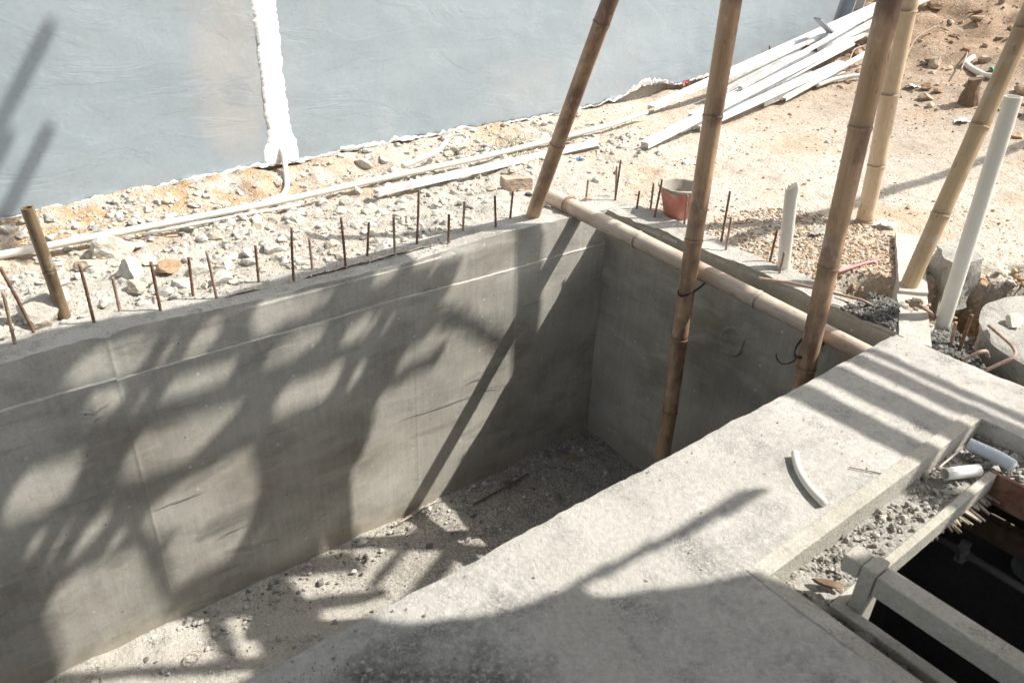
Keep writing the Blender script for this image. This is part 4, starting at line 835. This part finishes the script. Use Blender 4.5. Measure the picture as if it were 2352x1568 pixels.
n_ = 1500; x = r.normal(.06, .065, n_); y = r.normal(-1.09, .05, n_); k = (x > .0) & (x < .19) & (y > -1.19) & (y < -1.0) & (x+.55*(y+1.19) > -.01) & (y > -1.19+.57*(x+.03)); x, y = x[k], y[k]
scatter('mortar_heap', 'dark crumbly mortar heaped on the end wall beside the slab corner', 'mortar', np.column_stack([x, y, -.012+.03*np.exp(-((x-.09)/.06)**2-((y+1.1)/.05)**2)]), .004+.008*r.uniform(0, 1, len(x))**2, 'mort', 1, 6)
n_ = 2600; x = r.uniform(-.015, .20, n_); y = r.uniform(-1.46, -1.20, n_); k = (np.hypot(x-RC[0], y-RC[1]) > RR+.005) & (y < -1.30+.57*(x)+.03); x, y = x[k], y[k]
scatter('mortar_heap', 'dark grey mortar crumbs piled between the slab and the round cover', 'mortar', np.column_stack([x, y, -.06+.025*fbm(x*14, y*14, 0, 2, 5)+.03*np.exp(-((x-.06)/.06)**2-((y+1.27)/.06)**2)]), .005+.010*r.uniform(0, 1, len(x))**2, 'mort', 1, 7)
X = np.linspace(-.035, .26, 40); Y = np.linspace(-1.6, -1.15, 60); gx, gy = np.meshgrid(X, Y, indexing='ij'); gz = -.068+.03*fbm(gx*14, gy*14, 0, 4, 5)+.02*np.exp(-((gx-.06)/.06)**2-((gy+1.27)/.06)**2)
n_ = 1300; x = r.uniform(-1.075, -.28, n_); y = r.uniform(-1.605, -1.53, n_); k = r.uniform(0, 1, n_) < .35+.65*(1-sm(-1.0, -.7, x)); x, y = x[k], y[k]
scatter('ledge_debris', 'crumbs of mortar lying on the sunken ledge along the far side of the hatch', 'debris', np.column_stack([x, y, np.full(len(x), -.048)]), .0025+.008*r.uniform(0, 1, len(x))**4, 'ledge', 1, 8)
n_ = 260; x = r.uniform(-.385, -.275, n_); y = r.uniform(-2.0, -1.53, n_); scatter('ledge_debris', 'shaded chips of cement and wood on the ledge at the right edge', 'debris', np.column_stack([x, y, np.full(n_, -.046)]), .003+.009*r.uniform(0, 1, n_)**2, 'ledge', 1, 9)
n_ = 500; x = r.uniform(-1.083, -1.035, n_); y = r.uniform(-2.2, -1.56, n_); scatter('ledge_debris', 'grey grit filling the gutter between the two left boards of the hatch', 'debris', np.column_stack([x, y, np.full(n_, -.046)]), .003+.006*r.uniform(0, 1, n_)**2, 'mort', 1, 10)
n_ = 1100; x = r.uniform(-2.3, -.1, n_); y = -.02-r.exponential(.12, n_); k = y > -1.1; x, y = x[k], y[k]
scatter('floor_chips', 'mortar chips scattered over the pit floor', 'debris', np.column_stack([x, y, np.full(len(x), -1.05)]), .003+.011*r.uniform(0, 1, len(x))**5, 'floor', 0, 11)
n_ = 500; x = r.uniform(-2.3, -.3, n_); y = r.uniform(.01, .125, n_); scatter('wall_top_grit', 'fine grit lying on top of the long wall', 'grit', np.column_stack([x, y, np.full(n_, -.002)]), .002+.003*r.uniform(0, 1, n_)**2, 'rub', 0, 12)
n_ = 420; x = r.uniform(-2.2, -.1, n_); y = -1.2-r.exponential(.2, n_); k = ~((x > -1.12) & (y < -1.48)) & (y > -2.2); x, y = x[k], y[k]
scatter('slab_grit', 'fine grit and specks lying on the slab', 'grit', np.column_stack([x, y, np.full(len(x), .001)]), .001+.0022*r.uniform(0, 1, len(x))**4, 'ledge', 0, 13)
n_ = 900; x = r.normal(-1.87, .10, n_); y = r.normal(-1.30, .06, n_)+.25*(x+1.87); k = (y < -1.2); x, y = x[k], y[k]
scatter('slab_grit', 'dark mortar crumbs in the lower left corner of the slab', 'grit', np.column_stack([x, y, np.full(len(x), .001)]), .0008+.0022*r.uniform(0, 1, len(x))**4, 'mort', 0, 14)
# single rocks one can point at
rocks = [(('c4', 745, 350), 0.0840, 'rub', 'largest pale concrete lump on the rubble, just below the long pipe'), (('c4', 850, 470), 0.0616, 'rub', 'grey lump directly below the largest pale lump'), (('c4', 975, 420), 0.0504, 'soil', 'ochre lump right of the largest pale lump'),
    (('c4', 1110, 460), 0.0476, 'soil', 'cream stone between the two starter bars left of centre'), (('c4', 1165, 570), 0.0462, 'rub', 'pale stone close behind the long wall below the cream stone'), (('c4', 560, 430), 0.0364, 'soil', 'small ochre stone left of the largest pale lump'),
    (('c4', 1270, 480), 0.0420, 'rub', 'grey rubble stone behind the sixth starter bar'), (('c4', 1460, 440), 0.0392, 'rub', 'round pale stone behind the seventh starter bar'), (('c4', 1450, 530), 0.0420, 'rub', 'flat pale stone touching the long wall behind the seventh bar'),
    (('c4', 270, 740), 0.0980, 'rub', 'flat pale cement lump beside the foot of the bamboo stub'), (('c4', 900, 590), 0.0504, 'rub', 'grey stone close behind the long wall below the grey lump'), (('c4', 1970, 90), 0.0308, 'rub', 'small grey lump below the conduit elbow'), (('c4', 1780, 330), 0.0448, 'rub', 'flat pale shard left of the tall ninth starter bar'),
    (('c2', 150, 1080), .048, 'rub', 'big broken lump near the house wall left of the conduit offcut'), (('c2', 285, 1050), .030, 'rub', 'narrow stone right of the big broken lump'), (('c2', 350, 1130), .036, 'rub', 'grey lump at the end of the conduit offcut'),
    (('c2', 40, 1160), .026, 'rub', 'small stone just above the long pipe, left of the broken lump'), (('c2', 90, 1130), .026, 'rub', 'stone below the big broken lump'), (('c2', 1230, 1275), .018, 'mort', 'small dark stone between the brick and the bamboo prop'),
    (('c2', 1815, 905), .020, 'soil', 'orange brick chip on the dry ground right of the bamboo prop'), (('c2', 2130, 580), .045, 'rub', 'rough plaster lump at the foot of the house wall'), (('c3', 825, 755), .022, 'soil', 'tan stone alone on the smooth dry ground'),
    (('c3', 1070, 935), .020, 'rub', 'small pale stone in the middle of the dry ground'), (('c3', 680, 1240), .014, 'soil', 'small rusty brown stone left of the short white pipe'), (('c6', 1560, 730), .0, 'rub', ''), (('c3', 1250, 870), .0, 'soil', ''),
    (('c3', 2290, 900), .060, 'soil', 'large brown clod at the right edge above the trench'), (('c6', 390, 70), .020, 'soil', 'rusty stone right of the middle prop'), (('c6', 1230, 570), .018, 'soil', 'orange pebble in the hollow by the pink tube')]
I3V = I2
for k, (p, sz, pal, lab) in enumerate(rocks):
    if sz == 0: continue
    P = G(*D(*p), 0); V = rockshape(I3, 300+k, 11, .07)*np.array([1, .8, .62])*sz; a = random.uniform(0, 6.28); V = V@np.array([[math.cos(a), math.sin(a), 0], [-math.sin(a), math.cos(a), 0], [0, 0, 1]])
    V += .035*sz*np.column_stack([fbm(V[:, 0]*60, V[:, 1]*60, V[:, 2]*60, 3, q) for q in (1, 2, 3)])
    c = np.array(PAL[pal][k % len(PAL[pal])]); V = V+P+np.array([0, 0, sz*.12])
    meta(mesh('rubble_stone', V, [list(f) for f in I3[1]], M_STONE, None, P, False, np.tile(c, (len(V), 1))), lab, 'stone', 'lumps and stones on the ground')
P = G(*D('c2', 1150, 1225)); V = rockshape(I3, 901, 4, .05); V = np.clip(V*1.35, -.8, .8)*np.array([.075, .04, .034])
V = V@np.array([[.94, -.34, 0], [.34, .94, 0], [0, 0, 1]]); V += .002*np.column_stack([fbm(V[:, 0]*60, V[:, 1]*60, V[:, 2]*60, 3, q) for q in (1, 2, 3)])+P+np.array([0, 0, .02])
meta(mesh('broken_brick', V, [list(f) for f in I3[1]], M_STONE, None, P, False, np.tile((.48, .385, .30), (len(V), 1))), 'broken tan brick lying left of the leaning bamboo prop', 'brick')
P = onz(*D('c6', 2290, 790), .015); V = rockshape(I3, 905, 8, .1)*np.array([.042, .028, .02])+P; meta(mesh('mortar_lump', V, [list(f) for f in I3[1]], M_STONE, None, P, False, np.tile((.55, .53, .47), (len(V), 1))), 'pale lump of mortar lying on top of the round cover', 'lump')
for k, (p, sz, lab) in enumerate([(('c8', 150, 650), .020, 'white chip standing at the foot of the long wall'), (('c8', 90, 840), .012, 'small white chip alone on the sunlit strip of pit floor'), (('c7', 1000, 1270), .012, 'white chip on the pit floor at the lower left'), (('c8', 590, 670), .018, 'dark chip on the sunlit pit floor near the slab'), (('c8', 270, 700), .013, 'pale chip right of the chip at the wall foot')]):
    P = onz(*D(*p), -1.045); V = rockshape(I2, 950+k, 6)*sz*np.array([1, .8, .7])+P; meta(mesh('mortar_chip', V, [list(f) for f in I2[1]], M_STONE, None, P, False, np.tile((.62, .61, .57) if k != 3 else (.18, .17, .15), (len(V), 1))), lab, 'chip', 'mortar chips in the pit')
# litter, paper, twigs
def scrap(pix, lift, mat, label, name, cat, sx, sy, seed, plane=None):
    P = G(*pix) if plane is None else onz(*pix, plane); u = np.linspace(-1, 1, 12); gx, gy = np.meshgrid(u, u, indexing='ij'); rr = 1+.35*vnoise(gx*2+seed, gy*2, 0, seed)
    X_, Y_ = gx*sx*rr, gy*sy*rr; Z_ = .012*fbm(gx*1.5, gy*1.5, 0, 3, seed)+lift+.004; V = np.stack([X_, Y_, Z_], -1).reshape(-1, 3)+P
    ids = np.arange(144).reshape(12, 12); q = np.stack([ids[:-1, :-1], ids[1:, :-1], ids[1:, 1:], ids[:-1, 1:]], -1).reshape(-1, 4).tolist()
    o = mesh(name, V, q, mat, None, P); s = o.modifiers.new('solid', 'SOLIDIFY'); s.thickness = .002; return meta(o, label, cat)
scrap(D('c6', 1440, 180), .012, M_PAPER, 'crumpled white paper at the foot of the pale bamboo post', 'paper_scrap', 'paper', .035, .028, 3)
scrap(D('c3', 1620, 575), .012, M_PAPER, 'torn white paper on the soil right of the pale bamboo post', 'paper_scrap', 'paper', .05, .035, 4)
scrap(D('c3', 1940, 800), .01, M_PAPER, 'white scrap near the leaning bamboo post', 'paper_scrap', 'paper', .035, .03, 5)
scrap(D('c6', 1010, 225), .006, M_ROUGH, 'grey cement bag scrap beside the pale bamboo post', 'cement_scrap', 'scrap', .05, .018, 6)
scrap(D('c3', 785, 405), .02, M_GREEN, 'green plastic litter under the channels', 'plastic_litter', 'litter', .03, .02, 7)
scrap(D('c3', 2145, 470), .02, M_GREEN, 'green plastic litter by the bent white conduit', 'plastic_litter', 'litter', .05, .02, 11)
scrap(D('c3', 470, 597), .01, M_BLUE, 'blue plastic litter between the channels', 'plastic_litter', 'litter', .016, .012, 8)
scrap(D('c2', 1560, 1048), .004, M_BLUE, 'pale blue bit of plastic on the dry ground', 'plastic_litter', 'litter', .014, .008, 9)
scrap(D('c3', 130, 580), .03, M_REDL, 'red rag at the foot of the house wall', 'red_rag', 'rag', .022, .018, 10)
scrap(D('r', 0, 0) if False else (1440*F+1525, 0), 0, M_PAPER, 'x', 'x', 'x', .01, .01, 1) if False else None
scrap(D('c2', 1490, 930), .004, M_WOOD, 'flat pale wood offcut at the end of the broad channel', 'wood_offcut', 'offcut', .06, .02, 14)
# white glazed tile and jar shard behind the wall
for k, (pts, zz_, r_, mt, lab, nm, ct) in enumerate([([('c9', 1210, 158), ('c9', 1300, 175), ('c9', 1420, 198)], .003, .0012, M_RUST, 'thin rusty wire lying on the sunlit slab', 'rusty_wire', 'wire'), ]):
    P = [onz(*D(*p), zz_) for p in pts]; meta(mesh(nm, *tube(smooth_path(P, 6), r_, 6), mt, None, P[0], True), lab, ct)
parts = []
for k in range(26):
    a = onz(*D('c8', random.uniform(150, 900), random.uniform(380, 760)), -1.04); d = np.array([random.uniform(-.06, .06), random.uniform(-.05, .05), 0]); parts.append(tube([a, a+d*.5+(0, 0, .006), a+d], .0011, 5))
for k in range(3):
    th = np.linspace(0, 5, 30); c = onz(*D('c7', 1260, 1400), -1.04); parts.append(tube(np.column_stack([c[0]+(.02+.003*k)*np.cos(th+k), c[1]+.02*np.sin(th+k), c[2]+.003+0*th]), .0009, 5))
meta(mesh('dry_twigs', *join(parts), M_RUSTL, None, onz(*D('c8', 500, 560), -1.04)), 'dry twigs and wire ends scattered on the pit floor', 'twigs', None, 'stuff')
P = [onz(*D('c8', *p), -1.04) for p in ((395, 515), (520, 440), (630, 378))]; meta(mesh('thin_stick', *tube(P, .003, 6), M_WOOD, None, P[0]), 'pale thin stick lying at the foot of the long wall', 'stick')
P = [onz(*D('c8', *p), -1.04) for p in ((870, 400), (1000, 330), (1230, 200))]; meta(mesh('brown_stick', *tube(P, .004, 6), M_WOODD, None, P[0]), 'long brown stick on the shaded pit floor', 'stick')
P = onz(*D('c9', 1080, 930), -.035); V = rockshape(I2, 77, 4)*np.array([.034, .009, .006]); V = V@np.array([[.6, -.8, 0], [.8, .6, 0], [0, 0, 1]])+P+np.array([.0, 0, .004]); meta(mesh('wood_chip', V, [list(f) for f in I2[1]], M_WOODD, None, P), 'reddish wood chip lying on the ledge left of the post', 'chip')
scrap(D('c8', 1510, 95), .003, plain('yellow_leaf', (.55, .48, .08), .6), 'small yellow leaf on the shaded pit floor', 'fallen_leaf', 'leaf', .010, .007, 21, -1.045)
# grass tufts along the pipe
Vg = []; Fg = []
for k in range(420):
    p = G(*D('c2', random.gauss(1080, 130), random.gauss(1015, 32))) if k % 3 else G(*D('c2', random.gauss(1150, 70), random.gauss(940, 25)))
    a = random.uniform(0, 6.28); h = random.uniform(.008, .02); w = .0016; e = np.array([math.cos(a), math.sin(a), 0]); b = len(Vg); ln = np.array([random.uniform(-1, 1), random.uniform(-1, 1), 0])*h*.7
    Vg += [p-e*w, p+e*w, p+e*w*.5+ln*.5+(0, 0, h*.6), p-e*w*.5+ln*.5+(0, 0, h*.6), p+ln+(0, 0, h)]; Fg += [[b, b+1, b+2, b+3], [b+3, b+2, b+4]]
meta(mesh('grass', Vg, Fg, M_GRASS, None, Vg[0]), 'sparse green grass sprouting between the pipe and the house wall', 'grass', None, 'stuff')

# ------------------------------------------------------------------ what casts the shade: an added shadow mask overhead, its holes shaped to the light patches, and poles of the scaffold, all out of frame
def toL(P): t = -P[2]; return (P[0]-LT[0]*t*1.0 if False else P[0]+.765*t, P[1]-.416*t)
WALLS = []; FLOORS = []
def W1(t, pts): q = [toL(ony(*D(t, *p))) for p in pts]; WALLS.append(q); return q
def W1f(pts): q = [toL(ony(*p)) for p in pts]; WALLS.append(q); return q
def FL(t, pts): q = [toL(onz(*D(t, *p), -1.05)) for p in pts]; FLOORS.append(q); return q
def FLf(pts): q = [toL(onz(*p, -1.05)) for p in pts]; FLOORS.append(q); return q
def SL(t, pts): return [tuple(onz(*D(t, *p))[:2]) for p in pts]
lit = [
 W1('c4', [(370, 1245), (430, 1150), (520, 1050), (620, 990), (690, 960), (1030, 890), (1000, 970), (950, 1050), (890, 1130), (760, 1170), (550, 1210)]),
 W1('c4', [(1045, 1065), (1090, 970), (1180, 845), (1190, 870), (1120, 1000), (1060, 1075)]),
 W1('c4', [(1205, 1035), (1230, 960), (1300, 850), (1420, 760), (1445, 800), (1450, 880), (1400, 950), (1300, 1010)]),
 W1('c4', [(1655, 895), (1635, 790), (1650, 700), (1720, 660), (1900, 610), (2040, 590), (2200, 630), (2100, 700), (1950, 790), (1800, 850)]),
 W1('c4', [(1705, 1125), (1700, 1070), (1760, 1000), (1880, 930), (2100, 870), (2070, 940), (2000, 1020), (1850, 1080)]),
 W1f([(775, 800), (790, 765), (812, 748), (845, 733), (848, 742), (835, 765), (815, 785)]), W1('c5', [(130, 1050), (230, 890), (245, 900), (190, 1000), (140, 1055)]), W1('c5', [(255, 1020), (330, 900), (340, 915), (270, 1025)]),
 W1('c4', [(1010, 1365), (1050, 1290), (1130, 1200), (1350, 1120), (1510, 1070), (1535, 1110), (1480, 1190), (1350, 1250), (1150, 1300), (1050, 1350)]),
 W1('c4', [(505, 1440), (500, 1400), (560, 1320), (640, 1275), (790, 1270), (800, 1300), (750, 1400), (660, 1460), (560, 1480)]),
 W1('c4', [(1775, 1470), (1760, 1370), (1810, 1280), (1900, 1220), (2215, 1100), (2200, 1170), (2130, 1300), (2030, 1380), (1860, 1440)]),
 W1('c5', [(20, 1405), (60, 1300), (120, 1200), (165, 1180), (140, 1260), (80, 1360), (30, 1410)]), W1('c4', [(860, 1400), (910, 1300), (960, 1270), (930, 1340), (870, 1420)]),
 W1f([(264, 1098), (281, 1063), (310, 1015), (350, 995), (440, 965), (552, 923), (548, 945), (490, 1005), (455, 1045), (410, 1075), (330, 1105), (280, 1115)]),
 W1('c7', [(5, 560), (0, 480), (60, 330), (160, 220), (440, 105), (500, 130), (515, 190), (440, 360), (330, 450), (120, 530)]),
 W1('c7', [(920, 530), (940, 470), (1060, 370), (1200, 270), (1450, 140), (1620, 70), (1650, 130), (1675, 330), (1660, 430), (1380, 555), (1070, 655), (980, 640)]),
 W1('c7', [(1050, 700), (1080, 685), (1300, 600), (1560, 505), (1650, 470), (1640, 500), (1560, 660), (1500, 760), (1250, 880), (1160, 970), (1110, 960), (1060, 770)]),
 W1('c7', [(420, 800), (480, 680), (560, 570), (680, 460), (715, 490), (660, 590), (560, 690), (440, 805)]), W1('c7', [(145, 765), (190, 660), (250, 605), (270, 640), (220, 730), (160, 780)]),
 W1('c7', [(235, 885), (330, 700), (425, 570), (435, 600), (310, 800), (250, 890)]), W1('c7', [(660, 750), (740, 620), (805, 605), (775, 680), (690, 755)]), W1('c7', [(1655, 660), (1685, 590), (1700, 600), (1690, 650), (1665, 675)]),
 W1('c7', [(270, 1130), (330, 1000), (480, 880), (620, 820), (870, 740), (900, 780), (960, 900), (1085, 1140), (1000, 1210), (700, 1340), (460, 1450), (380, 1490), (370, 1400), (340, 1300), (290, 1210)]),
 FL('c7', [(300, 1530), (460, 1440), (900, 1245), (1060, 1160), (1340, 1165), (1400, 1290), (1470, 1410), (1200, 1445), (900, 1462), (600, 1500), (320, 1535)]),
 FL('c7', [(560, 1568), (900, 1530), (1100, 1512), (1520, 1492), (1700, 1500), (1500, 1600), (600, 1620)]),
 FL('c7', [(1480, 1140), (1600, 1130), (1640, 1200), (1740, 1375), (1640, 1412), (1590, 1392), (1530, 1270)]), FL('c7', [(1880, 1190), (1930, 1200), (1950, 1260), (1880, 1265)]),
 FLf([(665, 1325), (740, 1316), (850, 1306), (905, 1305), (915, 1318), (960, 1312), (1010, 1295), (1100, 1300), (900, 1340), (870, 1350), (780, 1362), (700, 1375), (688, 1360)]),
 FLf([(735, 1400), (800, 1390), (880, 1370), (960, 1350), (1000, 1360), (860, 1410), (750, 1450)]),
 # big lit field of the long wall and the floor beyond it
 W1('c5', [(210, 1500), (260, 1410), (350, 1360), (480, 1300), (600, 1240), (650, 1160), (682, 1062), (590, 1150), (480, 1200), (365, 1262), (370, 1200), (440, 1110), (520, 1070), (600, 985), (720, 1000), (880, 1070), (1000, 1130), (1130, 1190), (1700, 1190), (1500, 1568), (1300, 2600), (500, 2600), (-120, 2580), (-140, 2430), (-118, 2250), (-60, 2060), (0, 1950), (100, 1880), (215, 1600)]),
 FLf([(738, 1262), (845, 1205), (900, 1180), (1010, 1120), (1300, 900), (1400, 1000), (1250, 1200), (1060, 1285), (1000, 1275), (935, 1280), (900, 1240), (860, 1255), (735, 1275)]),
 W1('c5', [(615, 842), (700, 730), (750, 640), (790, 520), (850, 440), (950, 420), (975, 370), (1000, 320), (1060, 250), (1900, 100), (1800, 1400), (1500, 1300), (1240, 1130), (1105, 1062), (1000, 1000), (900, 940), (750, 870)]),
 W1('c5', [(200, 690), (240, 600), (300, 550), (410, 530), (380, 600), (320, 660), (260, 700)]), W1('c5', [(580, 630), (620, 550), (690, 460), (680, 500), (620, 600), (590, 630)]),
 # slab
 SL('c8', [(150, 1000), (200, 1100), (330, 1170), (480, 1180), (700, 1150), (1000, 1110), (1200, 1060), (1400, 980), (1560, 890), (1800, 770), (2100, 620), (2352, 480)])+SL('c9', [(400, 370), (520, 312), (600, 300), (690, 292), (640, 345), (400, 480), (200, 590), (0, 670)])+SL('c8', [(1900, 800), (1700, 890), (1590, 950), (1640, 990), (1720, 1010), (1850, 990), (2100, 950)])+SL('c9', [(0, 960), (250, 920), (430, 880), (600, 850), (900, 960), (1170, 900), (1500, 1080), (1600, 1100)])+[(-.556, -1.72), (-.557, -1.19), (-.557, -1.05), (-1.72, -1.05)],
 [(-.473, -1.95), (-.420, -1.95), (-.420, -1.0), (-.473, -1.0)], [(-.327, -1.95), (-.289, -1.95), (-.289, -1.0), (-.327, -1.0)], [(-.228, -1.95), (-.206, -1.95), (-.206, -1.0), (-.228, -1.0)],
 [(-.172, -2.3), (3, -2.3), (3, 2), (-.172, 2)],
]
def pin(px, py, poly):
    poly = np.array(poly); ins = np.zeros(px.shape, bool); j = len(poly)-1
    for i in range(len(poly)):
        xi, yi = poly[i]; xj, yj = poly[j]
        if yi != yj: ins ^= ((yi > py) != (yj > py)) & (px < (xj-xi)*(py-yi)/(yj-yi)+xi)
        j = i
    return ins
st = .0085; U = np.arange(-3.9, .05, st); Vv = np.arange(-3.3, .11, st); gu, gv = np.meshgrid(U, Vv, indexing='ij'); cu, cv = (gu[:-1, :-1]+gu[1:, 1:])/2, (gv[:-1, :-1]+gv[1:, 1:])/2
op = np.zeros(cu.shape, bool)
for pl in lit:
    fl = min(p[1] for p in pl) < -.44 and max(p[1] for p in pl) < .3 and len(pl) < 60 and pl in FLOORS
    op |= pin(cu, cv, pl) & ((cv < -.437) if fl else ((cv > -.437) if pl in WALLS else True))
op |= (cu > -.40) & (cv > -1.02) & (cv < -.3) & ~((np.abs(cu+.30+.25*(cv+.6)) < .0) )
for yy, ww in ((-.78, .04), (-.60, .02)): op &= ~((np.abs(cv-yy-.5*(cu+.25)) < ww) & (cu > -.42) & (cu < -.10) & (cv < -.47))
# beyond the walls everything stands in the sun except a band over the long wall top
op |= (cv > .0) & ((cu > -.86) | (cv > .085+.02*np.sin(cu*9)))
op |= (cu > -.86) & (cv > -.43) & (cv > -.02)
dark = ~op
H_ = 1.6; n_ = gu.size; ids = np.arange(n_).reshape(gu.shape)
I, J = np.where(dark); q = np.stack([ids[I, J], ids[I+1, J], ids[I+1, J+1], ids[I, J+1]], -1)
pad = np.zeros((dark.shape[0]+2, dark.shape[1]+2), bool); pad[1:-1, 1:-1] = dark; Fc = q.tolist()+(q[:, ::-1]+n_).tolist()
for i, j, (a, b, c_, d) in zip(I.tolist(), J.tolist(), q.tolist()):
    if not pad[i+1, j]: Fc.append([a, a+n_, b+n_, b])
    if not pad[i+1, j+2]: Fc.append([c_, c_+n_, d+n_, d])
    if not pad[i, j+1]: Fc.append([d, d+n_, a+n_, a])
    if not pad[i+2, j+1]: Fc.append([b, b+n_, c_+n_, c_])
lo = np.column_stack([gu.ravel()+.765*H_, gv.ravel()-.416*H_, np.full(n_, H_)]); V = np.concatenate([lo, lo+(0, 0, .008)])
used = np.zeros(len(V), bool); used[np.unique(np.concatenate([np.array(f) for f in Fc]))] = True; mp = np.cumsum(used)-1
V = V[used]; Fc = [[int(mp[k]) for k in f] for f in Fc]
meta(mesh('shadow_mask', V, Fc, M_MASK, None, V.mean(0)), 'added unseen shadow mask overhead, its holes shaped to throw the dappled light', 'shadow mask')  # unseen panel added only to shade the wall, floor and slab in patches
GS = 'scaffold poles overhead, out of frame'
# poles at right angles to the house wall whose shadows fall on it
for k, (a, lab) in enumerate([((-1.628, 1.102, .559), 'upper'), ((-1.706, 1.095, .237), 'lower'), ((-1.83, 1.086, .236), 'outer')]):
    a = np.array(a); T = a-LT*2.3
    bamboo('scaffold_pole', f'{lab} bamboo scaffold pole overhead whose shadow falls on the left of the house wall', T+(0, -.0, 0), T+np.array([0, -.55, 0]), .024, .022, [.3, .6], M_BA, 0, 'scaffold pole', GS)
a = np.array([.1, -.475, 0.])-LT*1.75; b = np.array([2.6, -.52, 0.])-LT*1.75; bamboo('scaffold_pole', 'long bamboo scaffold pole overhead whose shadow lies over the dry ground', a, b, .03, .03, [.2, .4, .6, .8], M_BA, 0, 'scaffold pole', GS)
for o in list(bpy.data.objects):
    if '_b' in o: del o['_b']
